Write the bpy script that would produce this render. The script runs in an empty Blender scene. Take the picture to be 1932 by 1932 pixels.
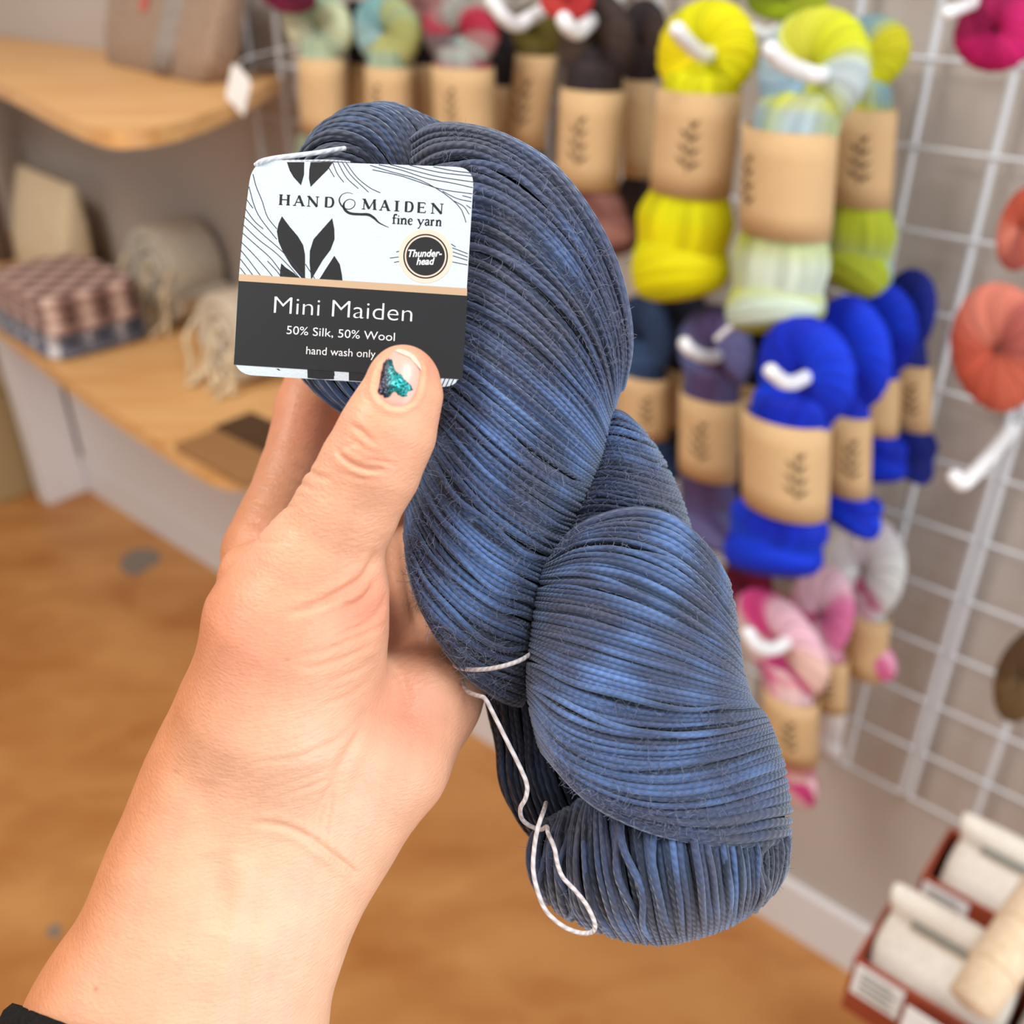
import bpy, math, random
import numpy as np
from mathutils import Vector

# ------------------------------------------------------------------ camera, world, lights
F = 1840.0; CX = CY = 966.0; CAMH = 1.35; PITCH = math.radians(31.0); D0 = 0.26
CAM = np.array([0.0, 0.0, CAMH])
RT = np.array([1.0, 0.0, 0.0])
FW = np.array([0.0, math.cos(PITCH), -math.sin(PITCH)])
UP = np.array([0.0, math.sin(PITCH), math.cos(PITCH)])
scene = bpy.context.scene
COL = scene.collection
rng = np.random.default_rng(7)
random.seed(7)

cam_data = bpy.data.cameras.new('camera')
cam_data.sensor_fit = 'HORIZONTAL'; cam_data.sensor_width = 36.0
cam_data.lens = 36.0 * F / 1932.0
cam_data.clip_start = 0.01; cam_data.clip_end = 60
cam_data.dof.use_dof = True
cam_data.dof.focus_distance = 0.258
cam_data.dof.aperture_fstop = 8.6
cam = bpy.data.objects.new('camera', cam_data); COL.objects.link(cam)
cam.location = CAM; cam.rotation_euler = (math.pi / 2 - PITCH, 0, 0)
scene.camera = cam

world = bpy.data.worlds.new('world'); scene.world = world
world.use_nodes = True
bg = world.node_tree.nodes['Background']
bg.inputs[0].default_value = (1.0, 0.93, 0.86, 1); bg.inputs[1].default_value = 0.42

def area(name, loc, target, size, energy, color, sy=None):
    l = bpy.data.lights.new(name, 'AREA'); l.energy = energy; l.color = color
    l.shape = 'RECTANGLE'; l.size = size; l.size_y = sy or size
    o = bpy.data.objects.new(name, l); COL.objects.link(o); o.location = loc
    o.rotation_euler = (Vector(target) - Vector(loc)).to_track_quat('-Z', 'Y').to_euler()
    return o
# shop window behind the photographer's right shoulder, the overhead light, and an added fill lamp for the shelves
area('shop_window_light', (1.4, -1.1, 1.35), (0.0, 0.5, 0.95), 1.3, 24, (0.92, 0.97, 1.0), 1.6)
area('skylight', (0.42, -0.05, 2.45), (0.0, 0.15, 1.1), 0.6, 10.5, (0.95, 0.98, 1.0))
area('shelf_fill_light', (-1.25, 0.25, 2.6), (-1.2, 1.2, 0.4), 0.9, 34, (1.0, 0.94, 0.87))  # unseen fill lamp added to brighten the shelves and wall at the left

scene.view_settings.view_transform = 'Standard'
scene.view_settings.look = 'None'
scene.view_settings.gamma = 1.0
scene.view_settings.use_curve_mapping = False
scene.view_settings.exposure = 0.36

# ------------------------------------------------------------------ helpers
def W(px, py, z=0.0):
    """photo pixel + height z (mm, towards the camera from the focus plane) -> world"""
    px = np.asarray(px, float); py = np.asarray(py, float); z = np.asarray(z, float)
    d = D0 - z / 1000.0
    x = (px - CX) / F * d; y = -(py - CY) / F * d
    return CAM + x[..., None] * RT + y[..., None] * UP + d[..., None] * FW

def pxm(z=0.0):
    return (D0 - np.asarray(z, float) / 1000.0) / F      # metres per pixel at that height

def ray(px, py):
    return (px - CX) / F * RT - (py - CY) / F * UP + FW

def srgb(r, g, b):
    c = np.array([r, g, b]) / 255.0
    return tuple(np.where(c <= 0.04045, c / 12.92, ((c + 0.055) / 1.055) ** 2.4))

def tag(o, label=None, cat=None, group=None, kind=None):
    if label: o['label'] = label
    if cat: o['category'] = cat
    if group: o['group'] = group
    if kind: o['kind'] = kind
    return o

def empty(name, loc, label=None, cat=None, group=None, kind=None, rz=0.0):
    o = bpy.data.objects.new(name, None); COL.objects.link(o)
    o.location = tuple(loc); o.rotation_euler = (0, 0, rz)
    o.empty_display_size = 0.02
    return tag(o, label, cat, group, kind)

def make(name, verts, faces, mat, parent=None, origin=None, uv=None, col=None, smooth=True, mats=None):
    """one mesh object; verts in the parent's space plus origin; faces = Nx4 array or list"""
    verts = np.asarray(verts, float)
    me = bpy.data.meshes.new(name)
    if isinstance(faces, np.ndarray):
        n, k = faces.shape
        me.vertices.add(len(verts)); me.vertices.foreach_set('co', verts.astype(np.float32).ravel())
        me.loops.add(n * k); me.loops.foreach_set('vertex_index', faces.astype(np.int32).ravel())
        me.polygons.add(n); me.polygons.foreach_set('loop_start', np.arange(0, n * k, k, dtype=np.int32))
        me.update(calc_edges=True)
    else:
        me.from_pydata([tuple(v) for v in verts], [], [tuple(f) for f in faces])
    if uv is not None:
        l = me.uv_layers.new(name='UVMap'); l.data.foreach_set('uv', np.asarray(uv, np.float32).ravel())
    if col is not None:
        a = me.color_attributes.new('Col', 'FLOAT_COLOR', 'POINT')
        c = np.ones((len(verts), 4), np.float32); c[:, :3] = col
        a.data.foreach_set('color', c.ravel())
    me.polygons.foreach_set('use_smooth', np.full(len(me.polygons), smooth))
    if mat is not None: me.materials.append(mat)
    me.validate()
    o = bpy.data.objects.new(name, me); COL.objects.link(o)
    if parent is not None: o.parent = parent
    if origin is not None: o.location = tuple(origin)
    return o

def grid_faces(nu, nv, cu=False, cv=False):
    """quads of a nu x nv vertex grid (row-major), optionally closed"""
    iu = np.arange(nu if cu else nu - 1); iv = np.arange(nv if cv else nv - 1)
    a, b = np.meshgrid(iu, iv, indexing='ij')
    a2 = (a + 1) % nu; b2 = (b + 1) % nv
    return np.stack([a * nv + b, a2 * nv + b, a2 * nv + b2, a * nv + b2], -1).reshape(-1, 4)

def grid_uv(nu, nv, cu=False, cv=False, su=1.0, sv=1.0):
    iu = np.arange(nu if cu else nu - 1); iv = np.arange(nv if cv else nv - 1)
    a, b = np.meshgrid(iu, iv, indexing='ij')
    du = nu if cu else nu - 1; dv = nv if cv else nv - 1
    q = np.stack([np.stack([a, b], -1), np.stack([a + 1, b], -1), np.stack([a + 1, b + 1], -1), np.stack([a, b + 1], -1)], -2).astype(float)
    q[..., 0] *= su / du; q[..., 1] *= sv / dv
    return q.reshape(-1, 2)

def catmull(P, n, closed=False):
    """resample control points (k x d) to n points with a Catmull-Rom spline"""
    P = np.asarray(P, float); k = len(P)
    t = np.linspace(0, k if closed else k - 1, n, endpoint=not closed)
    i = np.floor(t).astype(int)
    if not closed: i = np.clip(i, 0, k - 2)
    f = (t - i)[:, None]
    def g(j):
        if closed: return P[j % k]
        jj = np.clip(j, 0, k - 1)
        r = P[jj].copy()
        lo = j < 0; hi = j > k - 1
        r[lo] = 2 * P[0] - P[1]; r[hi] = 2 * P[-1] - P[-2]
        return r
    a, b, c, d = g(i - 1), g(i), g(i + 1), g(i + 2)
    return 0.5 * (2 * b + (c - a) * f + (2 * a - 5 * b + 4 * c - d) * f**2 + (3 * b - a - 3 * c + d) * f**3)

def resample(P, s):
    """points of polyline P at arclength fractions s"""
    P = np.asarray(P, float)
    L = np.r_[0, np.cumsum(np.linalg.norm(np.diff(P, axis=0), axis=1))]
    L /= L[-1]
    return np.stack([np.interp(s, L, P[:, j]) for j in range(P.shape[1])], -1)

def frames(P, closed=False):
    T = (np.roll(P, -1, 0) - np.roll(P, 1, 0)) if closed else np.gradient(P, axis=0)
    T /= np.linalg.norm(T, axis=1)[:, None] + 1e-12
    N = np.zeros_like(P)
    n = np.cross(T[0], [0.3, 0.5, 0.8]); n /= np.linalg.norm(n)
    for i in range(len(P)):
        n = n - T[i] * np.dot(n, T[i]); n /= np.linalg.norm(n) + 1e-12
        N[i] = n
    return T, N, np.cross(T, N)

class Tubes:
    """collects swept tubes (yarn strands, cords, wires) into one mesh"""
    def __init__(s): s.v = []; s.f = []; s.uv = []; s.c = []; s.n = 0
    def add(s, P, r, closed=False, sides=6, col=None, taper=False):
        P = np.asarray(P, float); m = len(P)
        r = np.broadcast_to(np.asarray(r, float), (m,)).copy()
        if taper: r[0] *= 0.15; r[-1] *= 0.15
        T, N, B = frames(P, closed)
        a = np.arange(sides) / sides * 2 * math.pi
        V = P[:, None] + r[:, None, None] * (np.cos(a)[None, :, None] * N[:, None] + np.sin(a)[None, :, None] * B[:, None])
        L = np.r_[0, np.cumsum(np.linalg.norm(np.diff(P, axis=0), axis=1))][-1]
        s.v.append(V.reshape(-1, 3)); s.f.append(grid_faces(m, sides, closed, True) + s.n)
        s.uv.append(grid_uv(m, sides, closed, True, L / (2 * math.pi * r.mean()), 1.0) + np.array([random.random() * 7, 0.0]))
        if col is not None: s.c.append(np.repeat(np.broadcast_to(col, (m, 3)), sides, 0))
        s.n += m * sides
    def build(s, name, mat, parent=None, off=(0, 0, 0)):
        return make(name, np.concatenate(s.v) - np.asarray(off), np.concatenate(s.f), mat, parent,
                    uv=np.concatenate(s.uv), col=np.concatenate(s.c) if s.c else None)

def wob(x, seed, fr=1.0):
    """cheap smooth 1-d noise"""
    r = np.random.default_rng(seed); o = 0
    for k in range(4):
        o = o + np.sin(x * fr * (0.7 + 0.9 * k) + r.uniform(0, 6.28)) / (1 + 0.6 * k)
    return o / 2.2

def noise3(P, scale, seed):
    r = np.random.default_rng(seed); o = np.zeros(len(P))
    for k in range(6):
        d = r.normal(size=3); d *= (0.7 + 0.35 * k) / np.linalg.norm(d)
        o += np.sin(P @ d / scale * 2 * math.pi + r.uniform(0, 6.28)) / (1 + 0.35 * k)
    return o / 3.2

# ------------------------------------------------------------------ materials
MATS = {}
def nodes(name):
    m = bpy.data.materials.new(name); m.use_nodes = True
    nt = m.node_tree; MATS[name] = m
    return m, nt, nt.nodes['Principled BSDF'], nt.nodes, nt.links

def plain(name, color, rough=0.6, spec=0.4, metal=0.0, noise=0.0, nscale=40.0, bump=0.0, bscale=200.0):
    m, nt, b, N, L = nodes(name)
    b.inputs['Base Color'].default_value = (*color, 1); b.inputs['Roughness'].default_value = rough
    b.inputs['Specular IOR Level'].default_value = spec; b.inputs['Metallic'].default_value = metal
    if noise or bump:
        tc = N.new('ShaderNodeTexCoord')
    if noise:
        t = N.new('ShaderNodeTexNoise'); t.inputs['Scale'].default_value = nscale; t.inputs['Detail'].default_value = 4
        L.new(tc.outputs['Object'], t.inputs['Vector'])
        mx = N.new('ShaderNodeMix'); mx.data_type = 'RGBA'
        mx.inputs[6].default_value = (*[c * (1 - noise) for c in color], 1)
        mx.inputs[7].default_value = (*[min(1, c * (1 + noise)) for c in color], 1)
        L.new(t.outputs['Fac'], mx.inputs[0]); L.new(mx.outputs[2], b.inputs['Base Color'])
    if bump:
        t2 = N.new('ShaderNodeTexNoise'); t2.inputs['Scale'].default_value = bscale; t2.inputs['Detail'].default_value = 3
        L.new(tc.outputs['Object'], t2.inputs['Vector'])
        bp = N.new('ShaderNodeBump'); bp.inputs['Strength'].default_value = bump; bp.inputs['Distance'].default_value = 0.002
        L.new(t2.outputs['Fac'], bp.inputs['Height']); L.new(bp.outputs[0], b.inputs['Normal'])
    return m

def yarn_mat(name, rough=0.42, spec=0.5, sheen=0.25, bump=0.5, tint=(0.75, 0.82, 1.0), twist=2.0):
    m, nt, b, N, L = nodes(name)
    a = N.new('ShaderNodeVertexColor'); a.layer_name = 'Col'
    uv = N.new('ShaderNodeUVMap'); sx = N.new('ShaderNodeSeparateXYZ'); L.new(uv.outputs[0], sx.inputs[0])
    def mth(op, x, y=None):
        n = N.new('ShaderNodeMath'); n.operation = op
        for i, q in enumerate((x, y)):
            if q is None: continue
            if isinstance(q, (int, float)): n.inputs[i].default_value = q
            else: L.new(q, n.inputs[i])
        return n.outputs[0]
    ph = mth('ADD', mth('MULTIPLY', sx.outputs[0], 1.45), mth('MULTIPLY', sx.outputs[1], twist))
    s = mth('ADD', mth('MULTIPLY', mth('SINE', mth('MULTIPLY', ph, 2 * math.pi)), 0.5), 0.5)
    no = N.new('ShaderNodeTexNoise'); no.inputs['Scale'].default_value = 1.0; no.inputs['Detail'].default_value = 3
    mp = N.new('ShaderNodeMapping'); mp.inputs['Scale'].default_value = (3.0, 8.0, 1)
    L.new(uv.outputs[0], mp.inputs[0]); L.new(mp.outputs[0], no.inputs['Vector'])
    h = mth('ADD', s, mth('MULTIPLY', no.outputs['Fac'], 0.8))
    bp = N.new('ShaderNodeBump'); bp.inputs['Strength'].default_value = bump; bp.inputs['Distance'].default_value = 0.0004
    L.new(h, bp.inputs['Height']); L.new(bp.outputs[0], b.inputs['Normal'])
    mx = N.new('ShaderNodeMix'); mx.data_type = 'RGBA'; mx.blend_type = 'MULTIPLY'
    rmp = N.new('ShaderNodeMapRange'); rmp.inputs[3].default_value = 0.78; rmp.inputs[4].default_value = 1.16; rmp.inputs[2].default_value = 1.6
    L.new(h, rmp.inputs[0])
    mx.inputs[0].default_value = 1.0
    L.new(a.outputs[0], mx.inputs[6]); L.new(rmp.outputs[0], mx.inputs[7])
    L.new(mx.outputs[2], b.inputs['Base Color'])
    b.inputs['Roughness'].default_value = rough; b.inputs['Specular IOR Level'].default_value = spec
    b.inputs['Specular Tint'].default_value = (*tint, 1)
    b.inputs['Sheen Weight'].default_value = sheen; b.inputs['Sheen Roughness'].default_value = 0.5
    b.inputs['Sheen Tint'].default_value = (*tint, 1)
    return m
# ------------------------------------------------------------------ the hand (signed distance field -> one continuous skin)
def H3(px, py, z):
    """photo pixel + height -> camera space millimetres"""
    d = D0 * 1000 - z
    return np.array([(px - CX) / F * d, -(py - CY) / F * d, z], float)

def h2w(P):
    P = np.asarray(P, float)
    return CAM + (P[..., 0:1] * RT + P[..., 1:2] * UP + (D0 * 1000 - P[..., 2:3]) * FW) / 1000.0

def h2px(P):
    d = D0 * 1000 - P[:, 2]
    return np.stack([P[:, 0] / d * F + CX, -P[:, 1] / d * F + CY], -1)

def seg(a, b, flat=1.0, nrm=(0, 0, 1)):
    """a, b = (px, py, z, r_px); flat = thickness ratio along nrm"""
    A = H3(*a[:3]); B = H3(*b[:3])
    ra = a[3] * (D0 * 1000 - a[2]) / F; rb = b[3] * (D0 * 1000 - b[2]) / F
    n = np.array(nrm, float); n /= np.linalg.norm(n)
    return (A, B, ra, rb, flat, n)

def sd_seg(P, s):
    A, B, ra, rb, fl, n = s
    if fl != 1.0:
        k = 1.0 / fl - 1.0
        P = P + ((P - A) @ n)[:, None] * n * k
        B = B + ((B - A) @ n) * n * k
    ba = B - A; pa = P - A
    h = np.clip(pa @ ba / (ba @ ba), 0, 1)
    pa = pa - h[:, None] * ba
    return np.sqrt(np.einsum('ij,ij->i', pa, pa)) - (ra + (rb - ra) * h)

def smin(a, b, k):
    h = np.clip(0.5 + 0.5 * (b - a) / k, 0, 1)
    return b + (a - b) * h - k * h * (1 - h)

ARM = [
    seg((190, 2330, 6, 330), (330, 1965, 6, 268), 0.70, (0.15, 0.1, 1)),
    seg((330, 1965, 6, 268), (428, 1708, 4, 228), 0.68, (0.15, 0.1, 1)),
    seg((428, 1708, 4, 228), (472, 1600, 1, 218), 0.66, (0.2, 0.1, 1)),
    seg((472, 1600, 1, 222), (516, 1500, -3, 222), 0.66, (0.25, 0.1, 1)),
    seg((516, 1500, -3, 222), (548, 1400, -8, 196), 0.64, (0.3, 0.1, 1)),
]
PALM = [
    seg((500, 1470, -10, 120), (520, 1070, -40, 84)),
    seg((545, 1480, -12, 120), (650, 1040, -54, 80)),
    seg((600, 1510, -11, 110), (780, 1080, -58, 78)),
    seg((640, 1540, -9, 95), (880, 1180, -54, 74)),
    seg((620, 1585, -2, 82), (742, 1440, -6, 96)),
    seg((742, 1440, -6, 96), (806, 1320, -18, 92)),
    seg((806, 1320, -18, 92), (900, 1170, -46, 74)),
]
THENAR = [
    seg((500, 1470, -2, 120), (526, 1340, 5, 150)),
    seg((526, 1340, 6, 152), (556, 1185, 8, 160)),
    seg((556, 1185, 8, 158), (600, 1075, 12, 118)),
    seg((640, 1230, 8, 80), (648, 1120, 11, 78)),
]
THUMB = [
    seg((590, 1085, 12, 112), (656, 960, 18, 90)),
    seg((656, 960, 18, 90), (700, 880, 21, 89)),
    seg((700, 880, 21, 89), (734, 810, 23, 84)),
    seg((734, 810, 23, 84), (760, 742, 24, 69)),
    seg((760, 742, 24, 69), (762, 712, 24, 60)),
]
FINGERS = [
    [seg((500, 1040, -40, 80), (552, 900, -53, 63)), seg((552, 900, -53, 63), (583, 770, -63, 60)), seg((583, 770, -63, 60), (604, 700, -67, 58)),
     seg((604, 700, -67, 58), (790, 640, -80, 52)), seg((790, 640, -80, 52), (930, 610, -78, 44))],
    [seg((650, 1030, -56, 72), (800, 790, -82, 62)), seg((800, 790, -82, 62), (1000, 700, -80, 54)), seg((1000, 700, -80, 54), (1134, 668, -60, 44))],
    [seg((780, 1075, -60, 70), (950, 880, -88, 60)), seg((950, 880, -88, 60), (1080, 830, -80, 52)), seg((1080, 830, -80, 52), (1120, 825, -68, 44))],
    [seg((890, 1170, -56, 66), (1030, 1040, -82, 54)), seg((1030, 1040, -82, 54), (1110, 1010, -78, 46)), seg((1110, 1010, -78, 46), (1140, 1005, -68, 40))],
]
WEB = [seg((470, 1075, -18, 48), (540, 1040, -10, 40)), seg((500, 1130, -22, 88), (590, 1090, -20, 70))]

def sdf_hand(P):
    d = sd_seg(P, ARM[0])
    for s in ARM[1:]: d = smin(d, sd_seg(P, s), 8.0)
    p = sd_seg(P, PALM[0])
    for s in PALM[1:]: p = smin(p, sd_seg(P, s), 7.0)
    d = smin(d, p, 14.0)
    d = smin(d, sd_seg(P, THENAR[0]), 20.0)
    t = sd_seg(P, THENAR[1])
    for s in THENAR[2:]: t = smin(t, sd_seg(P, s), 6.0)
    for s in THUMB: t = smin(t, sd_seg(P, s), 4.0)
    d = smin(d, t, 9.0)
    for s in WEB: d = smin(d, sd_seg(P, s), 7.0)
    for fg in FINGERS:
        q = sd_seg(P, fg[0])
        for s in fg[1:]: q = smin(q, sd_seg(P, s), 3.0)
        d = smin(d, q, 5.0)
    return d

def sdf_grad(P, e=0.15):
    s0 = sdf_hand(P); g = np.empty_like(P)
    for j in range(3):
        o = np.zeros(3); o[j] = e
        g[:, j] = sdf_hand(P + o) - s0
    return g / e, s0

def surface_nets(fn, lo, hi, h):
    nx, ny, nz = [int(math.ceil((hi[j] - lo[j]) / h)) + 1 for j in range(3)]
    X, Y, Z = np.meshgrid(*[lo[j] + h * np.arange((nx, ny, nz)[j]) for j in range(3)], indexing='ij')
    V = fn(np.stack([X, Y, Z], -1).reshape(-1, 3)).reshape(nx, ny, nz)
    ins = V < 0
    acc = np.zeros((nx - 1, ny - 1, nz - 1, 3)); cnt = np.zeros((nx - 1, ny - 1, nz - 1))
    corners = [(i, j, k) for i in (0, 1) for j in (0, 1) for k in (0, 1)]
    sl = lambda c: tuple(slice(c[j], (nx, ny, nz)[j] - 1 + c[j]) for j in range(3))
    for a in corners:
        for ax in range(3):
            if a[ax]: continue
            b = list(a); b[ax] = 1
            va, vb = V[sl(a)], V[sl(tuple(b))]
            m = (va < 0) != (vb < 0)
            t = np.where(m, va / (va - vb + 1e-12 * (va == vb)), 0)
            for q in range(3):
                acc[..., q] += np.where(m, a[q] + (t if q == ax else 0), 0)
            cnt += m
    act = cnt > 0
    idx = -np.ones(act.shape, int); idx[act] = np.arange(act.sum())
    base = np.stack(np.nonzero(act), -1)
    verts = np.asarray(lo) + h * (base + acc[act] / cnt[act][:, None])
    faces = []
    for ax in range(3):
        u, v = (ax + 1) % 3, (ax + 2) % 3
        s0 = [slice(None)] * 3; s1 = [slice(None)] * 3
        s0[ax] = slice(0, -1); s1[ax] = slice(1, None)
        ch = ins[tuple(s0)] != ins[tuple(s1)]
        I = np.stack(np.nonzero(ch), -1)
        I = I[(I[:, u] > 0) & (I[:, v] > 0) & (I[:, u] < (nx, ny, nz)[u] - 1) & (I[:, v] < (nx, ny, nz)[v] - 1)]
        eu = np.zeros(3, int); eu[u] = 1; ev = np.zeros(3, int); ev[v] = 1
        q = [idx[tuple((I - eu - ev).T)], idx[tuple((I - ev).T)], idx[tuple(I.T)], idx[tuple((I - eu).T)]]
        q = np.stack(q, -1)
        pos = ins[tuple(I.T)]
        q[~pos] = q[~pos][:, ::-1]
        faces.append(q)
    return verts, np.concatenate(faces)

def subdivide(V, Fq):
    """linear quad subdivision"""
    E = np.concatenate([Fq[:, [0, 1]], Fq[:, [1, 2]], Fq[:, [2, 3]], Fq[:, [3, 0]]])
    E.sort(axis=1)
    key = E[:, 0].astype(np.int64) * len(V) + E[:, 1]
    uk, inv = np.unique(key, return_inverse=True)
    e0, e1 = uk // len(V), uk % len(V)
    EV = (V[e0] + V[e1]) / 2; FV = V[Fq].mean(1)
    n = len(Fq); nv = len(V); ne = len(EV)
    ei = inv.reshape(4, n).T + nv; fi = np.arange(n) + nv + ne
    out = np.concatenate([np.stack([Fq[:, j], ei[:, j], fi, ei[:, (j - 1) % 4]], -1) for j in range(4)])
    return np.concatenate([V, EV, FV]), out

def poly_dist(Q, poly, reach=1e9):
    """distance of 2-d points Q to a polyline, and fraction along it"""
    poly = np.asarray(poly, float); best = np.full(len(Q), 1e9); fr = np.zeros(len(Q))
    if reach < 1e8:
        lo, hi = poly.min(0) - reach, poly.max(0) + reach
        ix = np.nonzero(((Q > lo) & (Q < hi)).all(1))[0]
        best[ix], fr[ix] = poly_dist(Q[ix], poly)
        return best, fr
    for i in range(len(poly) - 1):
        a, b = poly[i], poly[i + 1]; ab = b - a
        h = np.clip((Q - a) @ ab / (ab @ ab), 0, 1)
        d = np.linalg.norm(Q - a - h[:, None] * ab, axis=1)
        m = d < best; best[m] = d[m]; fr[m] = (i + h[m]) / (len(poly) - 1)
    return best, fr

hv, hf = surface_nets(sdf_hand, (-165, -190, -118), (60, 78, 62), 2.4)
for _ in range(2):
    for _k in range(2):
        g, s0 = sdf_grad(hv); hv = hv - g * (s0 / (np.sum(g * g, 1) + 1e-6))[:, None]
    hv, hf = subdivide(hv, hf)
g, s0 = sdf_grad(hv); hv = hv - g * (s0 / (np.sum(g * g, 1) + 1e-6))[:, None]
g, s0 = sdf_grad(hv); hn = g / (np.linalg.norm(g, axis=1)[:, None] + 1e-9)

# creases, tendons and folds carved into the skin: polyline in photo pixels, depth mm, width px
NAIL = np.array([(711,738),(713,722),(718,704),(724,688),(731,675),(740,665),(753,660),(770,665),(783,674),(792,690),(793,711),(787,738),(776,758),(758,768),(736,766),(719,754)], float)
CREASES = [
    ([(639,852),(650,866),(673,879),(698,886),(722,886)], 0.75, 5.0),
    ([(664,804),(679,812),(695,826),(706,836)], 0.6, 5.0),
    ([(645,846),(668,838),(684,846),(680,862)], 0.35, 4.0),
    ([(655,824),(676,832),(700,852),(726,856)], 0.3, 4.0),
    ([(690,868),(716,868),(745,878)], 0.3, 4.0),
    ([(650,892),(680,902),(720,905)], 0.22, 4.0),
    ([(706,1046),(700,1064),(680,1094),(630,1124),(592,1143),(549,1158)], 1.2, 7.0),
    ([(702,1095),(694,1118),(676,1136),(650,1146)], 0.8, 6.0),
    ([(722,1120),(712,1150),(690,1176),(640,1200)], 0.45, 5.0),
    ([(719,1177),(676,1202),(614,1227),(570,1238)], 0.35, 5.0),
    ([(713,1208),(660,1236),(623,1251),(570,1262)], 0.3, 5.0),
    ([(707,1240),(668,1268),(610,1288)], 0.3, 5.0),
    ([(698,1280),(660,1312),(610,1330)], 0.25, 5.0),
    ([(688,1340),(640,1392),(560,1430),(480,1440)], 0.3, 6.0),
    ([(672,1390),(630,1440),(560,1475)], 0.3, 6.0),
    ([(655,1430),(610,1470),(545,1500)], 0.3, 6.0),
    ([(482,1553),(531,1558),(580,1578),(619,1607),(659,1637),(672,1650)], 0.7, 6.0),
    ([(596,1590),(600,1545),(612,1510),(630,1475),(664,1410),(690,1350)], 0.8, 9.0),
    ([(612,1600),(616,1560),(628,1500)], 0.4, 6.0),
    ([(760,980),(762,1060),(778,1150),(800,1230)], 0.5, 8.0),
    ([(742,1260),(765,1300),(772,1345)], 0.35, 7.0),
    ([(562,876),(600,898),(624,905)], 0.4, 5.0),
    ([(552,905),(590,925)], 0.3, 5.0),
    ([(476,1016),(500,1024),(540,1020)], 0.3, 5.0),
    ([(470,985),(510,992)], 0.25, 5.0),
    ([(488,950),(530,958),(565,955)], 0.2, 4.0),
]
RIDGES = [
    ([(462,1610),(452,1680),(436,1770),(410,1880),(385,1990)], 1.5, 22.0),
    ([(520,1640),(507,1700),(496,1760),(480,1840),(460,1940)], 0.7, 18.0),
    ([(402,1606),(415,1690),(400,1760)], -1.5, 34.0),
    ([(390,1470),(380,1520),(402,1600)], -0.7, 30.0),
    ([(330,1460),(300,1540),(262,1620)], 0.6, 28.0),
    ([(640,865),(690,850),(740,860)], 0.5, 22.0),
    ([(712,1085),(720,1120),(716,1180),(700,1250)], 0.8, 16.0),
    ([(760,1010),(790,1120),(850,1250)], -0.7, 14.0),
]
hp = h2px(hv)
front = np.clip((hn[:, 2] + 0.15) / 0.35, 0, 1)
disp = np.zeros(len(hv))
for poly, dep, w in CREASES:
    d, fr = poly_dist(hp, catmull(poly, 16), 6 * w); k = np.sin(np.clip(fr, 0.02, 0.98) * math.pi) ** 0.4
    disp -= dep * 0.8 * k * (np.exp(-(d / w) ** 2) - 0.45 * np.exp(-((d - 2.2 * w) / (1.6 * w)) ** 2)) * front
for poly, dep, w in RIDGES:
    d, fr = poly_dist(hp, catmull(poly, 16), 3 * w); k = np.sin(np.clip(fr, 0.01, 0.99) * math.pi) ** 0.6
    disp += dep * k * np.exp(-(d / w) ** 2) * front
# nail bed: a shallow seat with a raised fold of skin round it
nc = NAIL.mean(0)
dn, _ = poly_dist(hp, np.vstack([NAIL, NAIL[:1]]), 40)
def inside(Q, poly):
    c = np.zeros(len(Q), bool); n = len(poly)
    for i in range(n):
        a, b = poly[i], poly[(i + 1) % n]
        c ^= ((a[1] > Q[:, 1]) != (b[1] > Q[:, 1])) & (Q[:, 0] < (b[0] - a[0]) * (Q[:, 1] - a[1]) / (b[1] - a[1] + 1e-9) + a[0])
    return c
inn = inside(hp, NAIL) & (hn[:, 2] > 0)
sd = np.where(inn, -dn, dn)
zt = hv[:, 2] > 10
low = np.clip((hp[:, 1] - 676) / 25, 0, 1)
disp += np.where(zt, -0.55 * np.clip(-sd / 5, 0, 1) - 0.45 * np.exp(-(sd / 3.0) ** 2) + 0.5 * low * np.exp(-((sd - 9) / 7.0) ** 2) * (hn[:, 2] > 0), 0)
def wrinkle(x, y, r, ang, pitch, amp):
    q = (hp[:, 0] - x) * math.sin(ang) + (hp[:, 1] - y) * math.cos(ang) + 9 * noise3(hv, 30.0, 8) + 3 * noise3(hv, 9.0, 9)
    return amp * np.abs(np.sin(q / pitch * math.pi)) ** 0.6 * np.exp(-((hp[:, 0] - x) ** 2 + (hp[:, 1] - y) ** 2) / r ** 2) * front
disp += wrinkle(640, 1200, 130, 0.42, 15, 0.16) + wrinkle(560, 1440, 120, 0.35, 17, 0.14) + wrinkle(690, 850, 60, -0.25, 11, 0.14) + wrinkle(530, 980, 90, -0.1, 12, 0.12) + wrinkle(600, 1030, 110, 0.5, 14, 0.10)
disp += 0.05 * noise3(hv, 7.0, 3) + 0.12 * noise3(hv, 22.0, 4)
hv2 = hv + hn * disp[:, None]

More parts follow.
